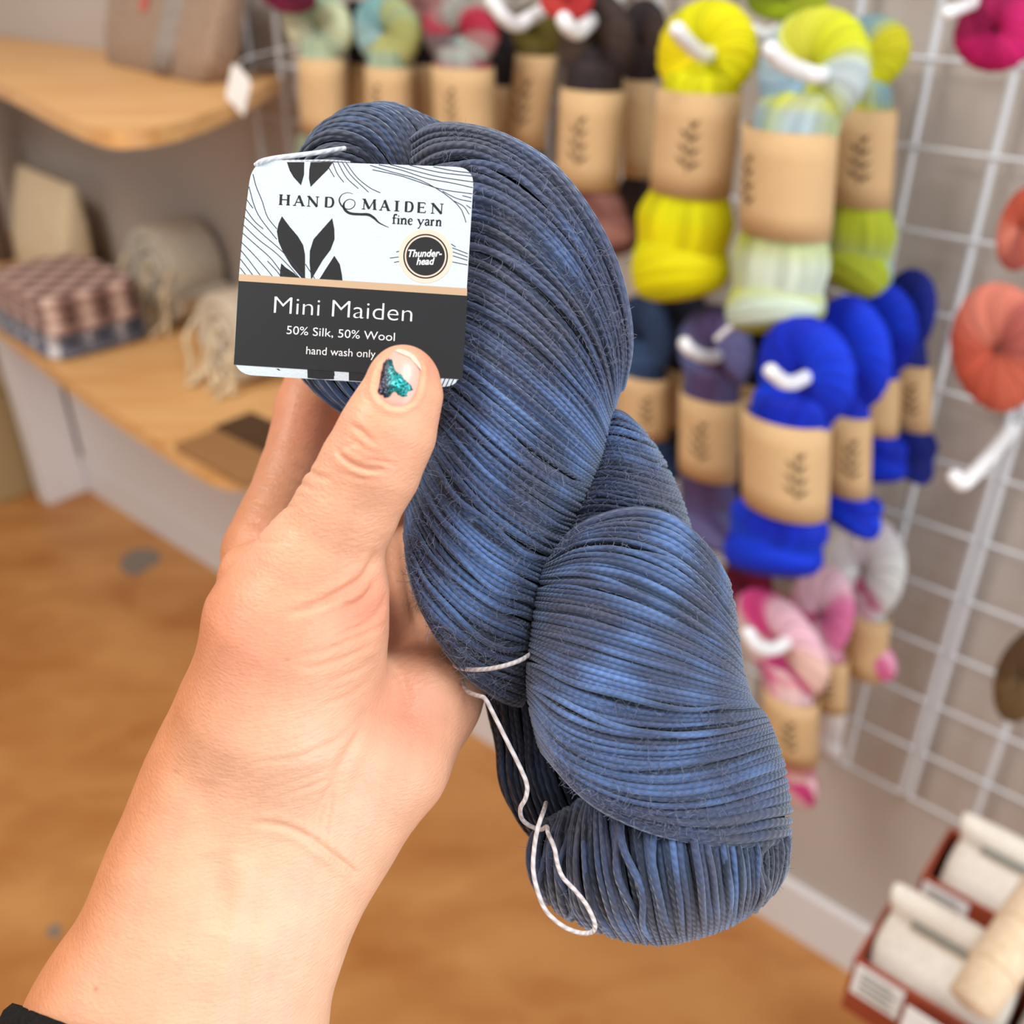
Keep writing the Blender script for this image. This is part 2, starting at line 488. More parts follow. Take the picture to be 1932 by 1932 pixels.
# skin colour: redder knuckles and thenar, paler wrist, shade painted along the outer edge
def blob(x, y, r): return np.exp(-((hp[:, 0] - x) ** 2 + (hp[:, 1] - y) ** 2) / r ** 2)
base = np.array(srgb(228, 172, 140)); pale = np.array(srgb(236, 194, 166)); red = np.array(srgb(222, 136, 110)); tan = np.array(srgb(204, 134, 92))  # tan is the shade colour painted on the forearm's outer edge
c = np.tile(base, (len(hv), 1))
def blend(c, col, k): k = np.clip(k, 0, 1)[:, None]; return c * (1 - k) + col * k
c = blend(c, pale, 0.8 * blob(520, 1800, 260) + 0.4 * blob(690, 1500, 130) + 0.5 * blob(570, 1400, 120))
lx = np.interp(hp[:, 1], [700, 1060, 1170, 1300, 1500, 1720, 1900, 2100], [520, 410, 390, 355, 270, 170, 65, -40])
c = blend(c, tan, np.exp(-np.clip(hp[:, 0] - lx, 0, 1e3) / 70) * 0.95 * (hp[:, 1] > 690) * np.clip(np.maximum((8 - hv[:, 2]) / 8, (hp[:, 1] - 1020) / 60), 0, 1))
c = blend(c, red, 0.42 * blob(470, 1180, 130) + 0.6 * blob(690, 1140, 60) + 0.5 * blob(800, 690, 55) + 0.35 * blob(790, 1370, 80) + 0.5 * blob(600, 800, 90) * (hv[:, 2] < 0) + 0.35 * blob(690, 840, 70) + 0.3 * blob(740, 1330, 60))
c *= (1 + 0.05 * noise3(hv, 9.0, 11) + 0.05 * noise3(hv, 25.0, 12))[:, None]
for x, y, r, k in ((181, 1866, 4.5, 0.5), (222, 1762, 3, 0.25), (541, 1243, 6, 0.25), (333, 1455, 6, 0.2)):
    c = blend(c, np.array(srgb(140, 80, 60)), k * blob(x, y, r) * (hn[:, 2] > 0))

m, nt, b, N, L = nodes('skin')
a = N.new('ShaderNodeVertexColor'); a.layer_name = 'Col'; L.new(a.outputs[0], b.inputs['Base Color'])
b.inputs['Roughness'].default_value = 0.46; b.inputs['Specular IOR Level'].default_value = 0.4
b.inputs['Subsurface Weight'].default_value = 0.25; b.inputs['Subsurface Radius'].default_value = (1.0, 0.32, 0.16); b.inputs['Subsurface Scale'].default_value = 0.004
tc = N.new('ShaderNodeTexCoord'); mp = N.new('ShaderNodeMapping'); mp.inputs['Rotation'].default_value = (0, 0.5, 0); mp.inputs['Scale'].default_value = (500, 500, 1900)
L.new(tc.outputs['Object'], mp.inputs[0])
t1 = N.new('ShaderNodeTexNoise'); t1.inputs['Scale'].default_value = 1.0; t1.inputs['Detail'].default_value = 3; L.new(mp.outputs[0], t1.inputs['Vector'])
t2 = N.new('ShaderNodeTexVoronoi'); t2.inputs['Scale'].default_value = 900; L.new(tc.outputs['Object'], t2.inputs['Vector'])
ad = N.new('ShaderNodeMath'); ad.operation = 'MULTIPLY_ADD'; ad.inputs[1].default_value = 0.35; L.new(t2.outputs['Distance'], ad.inputs[0]); L.new(t1.outputs['Fac'], ad.inputs[2])
bp = N.new('ShaderNodeBump'); bp.inputs['Strength'].default_value = 0.45; bp.inputs['Distance'].default_value = 0.0005
L.new(ad.outputs[0], bp.inputs['Height']); L.new(bp.outputs[0], b.inputs['Normal'])

person = empty('person', W(300, 2100, 0), 'person with bare left forearm and black sleeve cuff, holding the navy skein and label', 'person')
po = np.array(person.location)
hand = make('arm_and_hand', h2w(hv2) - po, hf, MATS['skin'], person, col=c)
tag(hand, 'bare left forearm and hand with thumb bent over the front')

def thumb_z(px, py):
    """height of the skin under photo pixels, marching along the line of sight"""
    px = np.asarray(px, float); py = np.asarray(py, float)
    z = np.full(px.shape, 45.0); done = np.zeros(px.shape, bool)
    for _ in range(120):
        d = 260 - z
        P = np.stack([(px - CX) / F * d, -(py - CY) / F * d, z], -1).reshape(-1, 3)
        s = sdf_hand(P).reshape(px.shape)
        z = z - np.clip(s * 0.8, -0.5, 1.0)
        z = np.maximum(z, 5)
    return z

def nail_patch(poly, lift, edge, rings=9, per=4, jag=0.0, crown=0.5):
    P = catmull(poly, len(poly) * per, True)
    if jag:
        P = P + np.random.default_rng(5).normal(0, jag, P.shape)
    ce = P.mean(0); k = np.linspace(0, 1, rings) ** 0.8
    G = ce + (P - ce)[None] * k[:, None, None]
    Z = thumb_z(G[..., 0], G[..., 1])
    Z = Z + lift * np.ones_like(Z); Z[-1] += edge
    if crown: Z = Z + crown * (1 - k[:, None] ** 2)
    V = W(G[..., 0], G[..., 1], Z)
    return V.reshape(-1, 3), grid_faces(rings, P.shape[0], False, True)[:, ::-1]

m, nt, b, N, L = nodes('nail')
b.inputs['Base Color'].default_value = (*srgb(232, 176, 162), 1); b.inputs['Roughness'].default_value = 0.34; b.inputs['Coat Weight'].default_value = 0.1
b.inputs['Subsurface Weight'].default_value = 0.15; b.inputs['Subsurface Radius'].default_value = (1, 0.4, 0.3); b.inputs['Subsurface Scale'].default_value = 0.002
m, nt, b, N, L = nodes('glitter_polish')
tc = N.new('ShaderNodeTexCoord')
vo = N.new('ShaderNodeTexVoronoi'); vo.inputs['Scale'].default_value = 4200; L.new(tc.outputs['Object'], vo.inputs['Vector'])
rp = N.new('ShaderNodeValToRGB'); L.new(vo.outputs['Color'], rp.inputs[0])
rp.color_ramp.elements[0].position = 0.3; rp.color_ramp.elements[0].color = (*srgb(18, 46, 58), 1)
rp.color_ramp.elements[1].position = 0.8; rp.color_ramp.elements[1].color = (*srgb(40, 190, 190), 1)
gr = N.new('ShaderNodeTexGradient'); mpg = N.new('ShaderNodeMapping'); mpg.inputs['Location'].default_value = (0, 0, 0)
at = N.new('ShaderNodeVertexColor'); at.layer_name = 'Col'
mx = N.new('ShaderNodeMix'); mx.data_type = 'RGBA'; L.new(at.outputs[0], mx.inputs[0]); mx.inputs[6].default_value = (*srgb(46, 40, 58), 1); L.new(rp.outputs[0], mx.inputs[7])
L.new(mx.outputs[2], b.inputs['Base Color'])
b.inputs['Metallic'].default_value = 0.55; b.inputs['Roughness'].default_value = 0.25
nm = N.new('ShaderNodeVectorMath'); nm.operation = 'MULTIPLY_ADD'; nm.inputs[1].default_value = (0.5, 0.5, 0.5); L.new(vo.outputs['Color'], nm.inputs[0])
ge = N.new('ShaderNodeNewGeometry')
sb = N.new('ShaderNodeVectorMath'); sb.operation = 'SUBTRACT'; L.new(ge.outputs['Normal'], sb.inputs[0]); sb.inputs[1].default_value = (0.25, 0.25, 0.25)
L.new(sb.outputs[0], nm.inputs[2]); nn = N.new('ShaderNodeVectorMath'); nn.operation = 'NORMALIZE'; L.new(nm.outputs[0], nn.inputs[0]); L.new(nn.outputs[0], b.inputs['Normal'])

v, f = nail_patch(NAIL, -0.15, -0.45)
nail = make('thumbnail', v - po, f, MATS['nail'], person); tag(nail, 'thumbnail with chipped dark teal glitter polish')
POL = [(723,687),(731,677),(740,678),(744,690),(753,697),(764,706),(766,714),(774,724),(780,736),(771,741),(768,751),(753,748),(746,742),(737,745),(731,752),(721,748),(713,738),(716,718)]
v, f = nail_patch(POL, 0.12, -0.2, jag=0.9)
pxs = (v - CAM) @ RT / ((v - CAM) @ FW) * F + CX
k = np.clip((pxs - 726) / 22, 0, 1)
pol = make('nail_polish', v - po, f, MATS['glitter_polish'], nail, col=np.stack([k, k, k], -1))
plain('nail_tip', srgb(236, 200, 182), 0.3, 0.5)
tip = [(744,662),(753,658),(770,663),(783,672),(793,687),(796,700),(792,693),(782,677.5),(769,667.5),(754,663)]
v, f = nail_patch(tip, 0.28, -0.15, rings=4, crown=0.0)
make('nail_free_edge', v - po, f, MATS['nail_tip'], nail)

# black knitted sleeve cuff on the forearm
def cuff():
    ax = np.array([-0.371, 0.928]); nr = np.array([0.928, 0.371])
    prof = [(2022, 0.97), (2010, 1.03), (2012, 1.10), (2030, 1.14), (2070, 1.15), (2130, 1.14), (2240, 1.16), (2400, 1.2)]
    V = []
    na = 96
    for yy, k in prof:
        t = (yy - 2020) / 0.928; cx, cy = 300 + ax[0] * t, 2012 + ax[1] * t; R0 = 272 * k
        for i in range(na):
            an = 2 * math.pi * i / na
            rr = R0 * (1 + 0.008 * math.cos(an * 48))
            q = (cx + nr[0] * rr * math.cos(an), cy + nr[1] * rr * math.cos(an))
            V.append(W(q[0], q[1], 6 + 0.74 * rr * math.sin(an) * 0.141))
    return np.array(V), grid_faces(len(prof), na, False, True)
plain('black_knit', srgb(30, 28, 27), 0.95, 0.2, noise=0.5, nscale=900, bump=0.8, bscale=1200)
v, f = cuff(); make('sleeve_cuff', v - po, f, MATS['black_knit'], person)
# ------------------------------------------------------------------ the navy skein: families of strands wound over each lobe
yarn_mat('navy_yarn', rough=0.56, spec=0.5, sheen=0.6, bump=0.40, tint=(0.62, 0.78, 1.0))
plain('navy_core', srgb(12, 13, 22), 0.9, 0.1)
SLATE = np.array(srgb(66, 63, 76)); NAVY = np.array(srgb(54, 64, 98)); BLUE = np.array(srgb(88, 120, 176)); INK = np.array(srgb(34, 34, 52))

skein = empty('yarn_skein', W(1230, 1780, -10), 'large twisted skein of navy and slate blue yarn held in the hand', 'yarn skein')
so = np.array(skein.location)

def dye(P, seed, bias=0.0):
    """hand-dyed colour along a strand, P in world metres"""
    a = noise3(P * 1000, 46.0, 21); b = noise3(P * 1000, 17.0, 22 + seed % 3)
    k = np.clip(0.42 + bias + 0.55 * a + 0.30 * b + rng.normal(0, 0.10), 0, 1)[:, None]
    c = np.where(k < 0.5, SLATE + (NAVY - SLATE) * k * 2, NAVY + (BLUE - NAVY) * (k * 2 - 1))
    return c * rng.uniform(0.76, 1.1)

def gspline(guides, npt):
    """resample every guide to npt points by the loop angle (dense at the silhouettes)"""
    ph = np.linspace(0, math.pi, npt); s = (1 - np.cos(ph)) / 2
    out = []
    for g in guides:
        out.append(resample(catmull(np.array(g, float), 80), s))
    return np.array(out), ph

def lobe(name, guides, n, zc, rz, rpx, seed, npt=40, ex=0.85, dark=1.0, lat=2.0, bias=0.0, jz=0.5, stray=0.16):
    """strands that run along the guides over the front and close round the back"""
    G, ph = gspline(guides, npt)                       # k x npt x 2
    k = len(G); zc = np.interp(np.linspace(0, 1, k), np.linspace(0, 1, len(zc)), zc); rz = np.interp(np.linspace(0, 1, k), np.linspace(0, 1, len(rz)), rz)
    mid = G[:, npt // 2 - 8: npt // 2 + 8].mean(1)
    L = np.r_[0, np.cumsum(np.linalg.norm(np.diff(mid, axis=0), axis=1))]; L /= L[-1]
    dense = np.stack([catmull(G[:, j], 8 * (k - 1) + 1) for j in range(npt)], 1)
    dl = np.interp(np.linspace(0, k - 1, 8 * (k - 1) + 1), np.arange(k), L)
    tb = Tubes(); r = np.random.default_rng(seed)
    nb = npt // 2
    bi = np.linspace(npt - 1, 0, nb + 2)[1:-1]
    dd = np.linalg.norm(np.gradient(dense, axis=0), axis=2) / (np.gradient(dl)[:, None] + 1e-9) / n      # local strand spacing, px
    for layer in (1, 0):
      for i in range(n):
        u = (i + 0.5 + 0.5 * layer) / n
        if u > 1: continue
        st = layer == 0 and r.random() < stray
        du = r.normal(0, 0.15) / n + (wob(ph, int(r.integers(1e6)), 1.8) * (1.7 if st else 0.28)) / n
        uu = np.clip(u + du, 0.0, 1.0)
        P2 = np.stack([np.stack([np.interp(uu[j], dl, dense[:, j, q]) for q in (0, 1)]) for j in range(npt)])
        sp = np.array([np.interp(u, dl, dd[:, j]) for j in range(npt)])
        z0 = np.interp(u, np.linspace(0, 1, k), zc); rr = np.interp(u, np.linspace(0, 1, k), rz)
        jit = r.normal(0, jz) + (0.8 if st else 0.0) - 0.9 * layer
        z = z0 + (rr + jit) * np.sin(ph) ** ex + 0.2 * wob(ph, int(r.integers(1e6)), 5.0)
        if layer: P2 = P2.mean(0) + (P2 - P2.mean(0)) * 0.985
        fr = W(P2[:, 0], P2[:, 1], z)
        bz = z0 - rr * 0.75 * np.sin(np.interp(bi, np.arange(npt), ph))
        b2 = np.stack([np.interp(bi, np.arange(npt), P2[:, q]) for q in (0, 1)], -1)
        bk = W(b2[:, 0], b2[:, 1], bz)
        P = np.concatenate([fr, bk])
        col = dye(P, seed, bias) * dark * (0.32 if layer else 1.0)  # under-layer colour darkened to paint in the shade between strands
        rad = np.clip((0.505 if layer == 0 else 0.5) * sp, 0.6 * rpx, 1.4 * rpx) * (1 + 0.06 * wob(np.linspace(0, 9, npt), int(r.integers(1e6))))
        rad = np.r_[rad, np.interp(bi, np.arange(npt), rad)]
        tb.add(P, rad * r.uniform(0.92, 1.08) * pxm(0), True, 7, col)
    # strands closing the two ends of the lobe
    for end, inw in ((0, 1), (len(dense) - 1, -1)):
        g0 = dense[end]; outw = g0 - dense[end + 4 * inw]; outw /= np.linalg.norm(outw, axis=1)[:, None] + 1e-9
        z0 = zc[0] if end == 0 else zc[-1]; rr = rz[0] if end == 0 else rz[-1]
        m_ = max(4, int(rr * 7 / 9.5))
        for i in range(m_):
            q = 1 - (i + 0.6) / m_
            P2 = g0 + outw * (5.0 * math.sqrt(1 - q * q) + r.normal(0, 1.0)) * np.sin(ph)[:, None]
            c0 = P2.mean(0); P2 = c0 + (P2 - c0) * 0.985
            z = z0 + rr * q * np.sin(ph) ** ex
            bz = z0 - rr * q * 0.75 * np.sin(np.interp(bi, np.arange(npt), ph)); b2 = np.stack([np.interp(bi, np.arange(npt), P2[:, c_]) for c_ in (0, 1)], -1)
            P = np.concatenate([W(P2[:, 0], P2[:, 1], z), W(b2[:, 0], b2[:, 1], bz)])
            tb.add(P, rpx * 1.05 * pxm(0), True, 6, dye(P, seed, bias) * dark)
    o = tb.build(name, MATS['navy_yarn'], skein, so); tag(o, kind='stuff')
    # solid heart of the lobe so that no light leaks between strands
    kk = 24; V = []
    for u in np.linspace(0.02, 0.98, kk):
        P2 = np.stack([np.stack([np.interp(u, dl, dense[:, j, q]) for q in (0, 1)]) for j in range(npt)])
        z0 = np.interp(u, np.linspace(0, 1, k), zc); rr = np.interp(u, np.linspace(0, 1, k), rz) - 1.3
        c0 = (P2[0] + P2[-1]) / 2; P2 = c0 + (P2 - c0) * 0.975
        V.append(np.concatenate([W(P2[:, 0], P2[:, 1], z0 + rr * np.sin(ph) ** ex), W(P2[::-1, 0][1:-1], P2[::-1, 1][1:-1], z0 - 0.72 * rr * np.sin(ph[1:-1]))]))
    m = len(V[0]); V = np.array(V).reshape(-1, 3)
    fs = [tuple(q) for q in grid_faces(kk, m, False, True)] + [tuple(range(m)), tuple(range((kk - 1) * m, kk * m))[::-1]]
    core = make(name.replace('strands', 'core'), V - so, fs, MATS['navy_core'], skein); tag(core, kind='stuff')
    return o

def sweep(name, path, n, twist, rpx, seed, npt=64, dark=1.0, layers=1, rag=0.0):
    """strands along a bent tube, path = (px, py, z, r_px)"""
    Q = catmull(np.array(path, float), npt)
    C = W(Q[:, 0], Q[:, 1], Q[:, 2]); R = Q[:, 3] * pxm(Q[:, 2])
    T, Nn, B = frames(C); tb = Tubes(); r = np.random.default_rng(seed)
    t = np.linspace(0, 1, npt)
    for i in range(n):
        a = 2 * math.pi * (i + r.normal(0, 0.2)) / n + twist * 2 * math.pi * t + wob(t * 6, int(r.integers(1e6))) * 0.05
        rr = R * (1 + r.normal(0, 0.02) + 0.03 * wob(t * 6, int(r.integers(1e6))) + rag * r.normal() * np.sin(t * math.pi))
        P = C + rr[:, None] * (np.cos(a)[:, None] * Nn + np.sin(a)[:, None] * B)
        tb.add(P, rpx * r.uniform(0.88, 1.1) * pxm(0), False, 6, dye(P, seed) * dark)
    o = tb.build(name, MATS['navy_yarn'], skein, so); tag(o, kind='stuff')
    a = np.linspace(0, 2 * math.pi, 20, endpoint=False)
    V = C[:, None] + 0.95 * R[:, None, None] * (np.cos(a)[None, :, None] * Nn[:, None] + np.sin(a)[None, :, None] * B[:, None])
    fs = [tuple(q) for q in grid_faces(npt, 20, False, True)] + [tuple(range(20))[::-1], tuple(range((npt - 1) * 20, npt * 20))]
    core = make(name.replace('strands', 'core'), V.reshape(-1, 3) - so, fs, MATS['navy_core'], skein); tag(core, kind='stuff')
    return o

GB = [
    [(770,262),(815,238),(880,240),(955,262),(1040,316),(1108,400),(1157,495),(1183,595),(1188,665),(1176,735)],
    [(775,320),(830,290),(900,288),(975,325),(1052,395),(1112,480),(1152,570),(1173,655),(1168,740)],
    [(780,420),(850,395),(910,395),(985,435),(1062,510),(1118,595),(1150,685),(1160,765)],
    [(780,520),(850,500),(910,510),(985,560),(1062,635),(1118,715),(1150,795)],
    [(780,630),(840,615),(890,628),(965,680),(1042,745),(1102,808),(1138,855)],
    [(790,720),(830,722),(870,748),(930,800),(1005,860),(1075,905),(1112,925)],
    [(800,800),(830,820),(865,865),(910,915),(970,965),(1030,1005),(1062,1018)],
    [(785,880),(812,925),(850,985),(900,1035),(955,1072),(1010,1098),(1025,1103)],
    [(768,950),(786,1010),(822,1070),(875,1125),(935,1165),(990,1188),(1008,1194)],
    [(764,990),(776,1065),(812,1135),(868,1195),(930,1232),(985,1250),(1004,1254)],
    [(770,1050),(788,1115),(826,1185),(876,1240),(930,1276),(980,1294),(1000,1298)],
    [(782,1110),(804,1160),(842,1225),(886,1275),(928,1304),(960,1322),(985,1330)],
]
lobe('upper_ply_strands', GB, 90, [-14, -16, -16, -18, -20, -24], [22, 27, 29, 30, 28, 22], 6.2, 1)
GC = [
    [(1040,1048),(1085,1002),(1140,977),(1203,966),(1262,978),(1309,1012),(1346,1052),(1374,1098)],
    [(1028,1066),(1090,1032),(1170,1028),(1258,1058),(1328,1108),(1368,1152),(1391,1190)],
    [(1020,1094),(1100,1092),(1180,1108),(1262,1142),(1334,1188),(1380,1225),(1400,1250)],
    [(1012,1135),(1100,1148),(1200,1178),(1300,1218),(1370,1256),(1408,1286)],
    [(1005,1188),(1090,1212),(1190,1243),(1300,1274),(1380,1298),(1416,1312)],
    [(998,1238),(1080,1278),(1190,1311),(1300,1330),(1385,1336),(1430,1334)],
    [(995,1280),(1070,1333),(1170,1366),(1280,1374),(1385,1364),(1446,1352)],
    [(997,1318),(1060,1386),(1150,1420),(1260,1428),(1372,1410),(1460,1384)],
    [(1002,1348),(1060,1426),(1140,1468),(1240,1484),(1355,1470),(1474,1430)],
    [(1008,1374),(1068,1452),(1140,1500),(1240,1526),(1355,1522),(1483,1484)],
    [(1014,1395),(1078,1473),(1150,1520),(1250,1552),(1360,1562),(1488,1536)],
    [(1020,1412),(1090,1490),(1160,1536),(1260,1574),(1370,1592),(1484,1590)],
]
lobe('lower_ply_strands', GC, 57, [-12, -10, -9, -9, -9], [22, 28, 31, 32, 30], 6.3, 2)
GD = [
    [(1120,812),(1150,785),(1178,788),(1212,814)],
    [(1108,845),(1150,822),(1200,832),(1240,850)],
    [(1096,885),(1150,866),(1210,877),(1266,898)],
    [(1080,925),(1140,910),(1212,922),(1287,948)],
    [(1060,965),(1130,948),(1212,960),(1302,996)],
    [(1050,1015),(1120,990),(1212,1002),(1322,1046)],
]
lobe('back_ply_strands', GD, 25, [-30, -28, -26], [18, 22, 22], 6.0, 3)
GE = [
    [(1030,1548),(1010,1580),(1003,1620),(1009,1660),(1024,1692)],
    [(1065,1530),(1050,1585),(1046,1645),(1056,1700),(1070,1728)],
    [(1105,1505),(1088,1570),(1085,1640),(1100,1712),(1126,1752)],
    [(1140,1480),(1138,1560),(1148,1650),(1172,1728),(1200,1776)],
    [(1190,1480),(1200,1560),(1212,1650),(1228,1730),(1244,1782)],
    [(1265,1500),(1282,1580),(1294,1660),(1304,1730),(1306,1770)],
    [(1345,1520),(1364,1600),(1374,1670),(1376,1720),(1372,1748)],
    [(1415,1540),(1434,1600),(1438,1660),(1430,1700),(1420,1720)],
    [(1462,1556),(1475,1595),(1472,1640),(1462,1668),(1450,1688)],
    [(1474,1560),(1484,1590),(1482,1620),(1477,1640),(1470,1655)],
]
lobe('bottom_loop_strands', GE, 37, [-24, -16, -12, -12, -18], [14, 26, 32, 31, 20], 8.0, 4, bias=0.22, jz=0.9, stray=0.28)
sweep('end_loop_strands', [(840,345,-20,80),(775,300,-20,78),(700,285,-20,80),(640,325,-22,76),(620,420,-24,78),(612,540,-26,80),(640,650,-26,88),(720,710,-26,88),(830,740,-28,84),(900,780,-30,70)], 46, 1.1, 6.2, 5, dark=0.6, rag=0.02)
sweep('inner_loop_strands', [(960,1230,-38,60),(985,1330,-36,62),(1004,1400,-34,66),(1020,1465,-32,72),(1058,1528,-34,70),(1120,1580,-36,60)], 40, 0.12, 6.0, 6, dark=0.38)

# fine loose fibres standing off the strands
def fuzz(n):
    r = np.random.default_rng(31); tb = Tubes()
    fam = [(GB, [-14, -16, -16, -18, -20, -24], [22, 27, 29, 30, 28, 22]), (GC, [-12, -10, -9, -9, -9], [22, 28, 31, 32, 30]), (GE, [-26, -20, -16, -16, -20], [14, 24, 29, 28, 18]), (GD, [-30, -28, -26], [18, 22, 22])]
    pk = [0.45, 0.35, 0.1, 0.1]; pre = [(gspline(g, 40)[0], zc, rz) for g, zc, rz in fam]
    for i in range(n):
        G, zc, rz = pre[r.choice(4, p=pk)]
        u = r.random() * (len(G) - 1.001); a = int(u); j = r.integers(8, 31); fj = j / 39 * math.pi
        p = G[a][j] * (1 - u + a) + G[a + 1][j] * (u - a)
        q = u / (len(G) - 1)
        z = np.interp(q, np.linspace(0, 1, len(zc)), zc) + (np.interp(q, np.linspace(0, 1, len(rz)), rz)) * math.sin(fj) ** 0.85 + 0.7
        ang = r.uniform(0, 6.28); ln = r.uniform(6, 26) * (1.5 if r.random() < 0.08 else 1); t = np.linspace(0, 1, 6)
        cv = r.normal(0, 1.3)
        x = p[0] + np.cumsum(np.r_[0, np.cos(ang + cv * t[1:]) * ln / 5]); y = p[1] + np.cumsum(np.r_[0, np.sin(ang + cv * t[1:]) * ln / 5])
        zz = z + r.uniform(0.1, 2.2) * np.sin(t * math.pi * r.uniform(0.4, 1.0))
        tb.add(W(x, y, zz), 0.38 * pxm(0), False, 3, np.array(srgb(128, 134, 160)) * r.uniform(0.4, 1.4))
    o = tb.build('loose_fibres', MATS['fibre'], skein, so); tag(o, kind='stuff')
m, nt, b, N, L = nodes('fibre')
a = N.new('ShaderNodeVertexColor'); a.layer_name = 'Col'; L.new(a.outputs[0], b.inputs['Base Color']); b.inputs['Roughness'].default_value = 0.5
b.inputs['Alpha'].default_value = 0.6
fuzz(6500)

# undyed cord tied round the skein, with its dangling loop
yarn_mat('cord', rough=0.7, spec=0.3, sheen=0.3, bump=0.5, tint=(1, 1, 1), twist=2.0)
CORD = np.array(srgb(205, 198, 200))
def cord(name, pts, rp, parent=skein, off=None, n=None):
    tb = Tubes(); Q = catmull(np.array(pts, float), n or len(pts) * 10)
    P = W(Q[:, 0], Q[:, 1], Q[:, 2])
    tb.add(P, rp * pxm(5), False, 10, CORD, taper=False)
    return tb.build(name, MATS['cord'], parent, so if off is None else off)
tie = cord('tie_cord', [(845,1225,-30),(852,1245,-18),(862,1258,-6),(885,1263,0),(920,1262,4),(955,1255,6),(985,1244,4),(1005,1230,-4),(1020,1215,-14)], 4.3)
tag(tie, 'undyed white cord wrapped once round the upper ply')
cord('dangling_cord', [(868,1268,-14),(874,1290,-8),(884,1305,-4),(900,1312,0),(915,1318,2),(930,1345,4),(955,1395,6),(980,1445,7),(994,1480,8),(992,1505,8),(982,1525,6),(985,1545,2),(1000,1558,-2),(1020,1565,-4),(1032,1560,0),(1034,1572,4),(1046,1600,8),(1052,1630,9),(1062,1655,10),(1085,1680,11),(1105,1705,12),(1120,1735,13),(1122,1752,13),(1112,1760,12),(1090,1759,11),(1060,1746,11),(1030,1718,11),(1014,1680,11),(1006,1640,10),(1008,1600,8),(1014,1565,8),(1022,1540,6),(1027,1526,0),(1030,1515,-8)], 4.3)
# ------------------------------------------------------------------ the label card with its print
def Zc(px, py):
    px = np.asarray(px, float); py = np.asarray(py, float)
    return 12.0 + (px - 660) * 0.012 + (py - 510) * 0.010
card = empty('yarn_label', W(655, 718, 14), 'white and black printed label card with rounded corners, pinned under the thumb', 'label card')
co = np.array(card.location)
plain('card_white', srgb(196, 209, 218), 0.5, 0.4, bump=0.15, bscale=1500)
plain('card_black', srgb(35, 38, 42), 0.32, 0.5)
plain('print_black', srgb(26, 28, 32), 0.6, 0.3, noise=0.4, nscale=1800)
plain('print_line', srgb(40, 42, 62), 0.6, 0.3)
plain('gold_foil', srgb(214, 184, 152), 0.3, 0.6, 0.35)
plain('sticker_tan', srgb(222, 200, 182), 0.4, 0.5)
plain('print_white', srgb(238, 240, 242), 0.5, 0.4)

def lay(P, lift):
    P = np.asarray(P, float)
    return W(P[:, 0], P[:, 1], Zc(P[:, 0], P[:, 1]) + lift) - co

def polymesh(name, polys, mat, lift, parent=card):
    V = []; Fs = []; n = 0
    for p in polys:
        p = np.asarray(p, float)
        if ((p[:, 0] * np.roll(p[:, 1], -1) - np.roll(p[:, 0], -1) * p[:, 1]).sum()) > 0: p = p[::-1]
        V.append(lay(p, lift)); Fs.append(tuple(range(n, n + len(p)))); n += len(p)
    return make(name, np.concatenate(V), Fs, MATS[mat], parent, smooth=False)

def stroke(P, w, n=40, sp=True):
    """a flat ink stroke along P with width w (px, number or list of widths)"""
    P = np.asarray(P, float); Q = catmull(P, n) if sp and len(P) > 2 else resample(P, np.linspace(0, 1, max(2, n if sp else len(P))))
    ww = np.interp(np.linspace(0, 1, len(Q)), np.linspace(0, 1, len(np.atleast_1d(w))), np.atleast_1d(w)) / 2
    T = np.gradient(Q, axis=0); T /= np.linalg.norm(T, axis=1)[:, None] + 1e-9
    Nn = np.stack([-T[:, 1], T[:, 0]], -1) * ww[:, None]
    return Q + Nn, Q - Nn

def strokes(name, items, mat, lift, parent=card, n=24):
    V = []; Fs = []; k = 0
    for P, w in items:
        A, B = stroke(P, w, n)
        m = len(A); V += [lay(A, lift), lay(B, lift)]
        Fs += [(k + i, k + i + 1, k + m + i + 1, k + m + i) for i in range(m - 1)]; k += 2 * m
    return make(name, np.concatenate(V), Fs, MATS[mat], parent, smooth=False)

def rounded(c, r):
    out = []; n = len(c)
    for i in range(n):
        p = np.array(c[i], float); a = np.array(c[i - 1], float) - p; b = np.array(c[(i + 1) % n], float) - p
        rr = r[i]
        p0 = p + a / np.linalg.norm(a) * rr; p1 = p + b / np.linalg.norm(b) * rr
        for t in np.linspace(0, 1, 9): out.append((1 - t) ** 2 * p0 + 2 * t * (1 - t) * p * 1.0 + t ** 2 * p1)
    return np.array(out)
OUT = rounded([(476, 301), (895, 316), (869, 732), (439.5, 706), (449, 540), (458, 440)], [42, 36, 38, 40, 20, 20])
m0 = len(OUT); A = lay(OUT, 0.0); B = lay(OUT, -0.45)
make('card', np.concatenate([A, B]), [tuple(range(m0))[::-1], tuple(range(m0, 2 * m0))] + [(i, (i + 1) % m0, m0 + (i + 1) % m0, m0 + i) for i in range(m0)], MATS['card_white'], card, smooth=False)

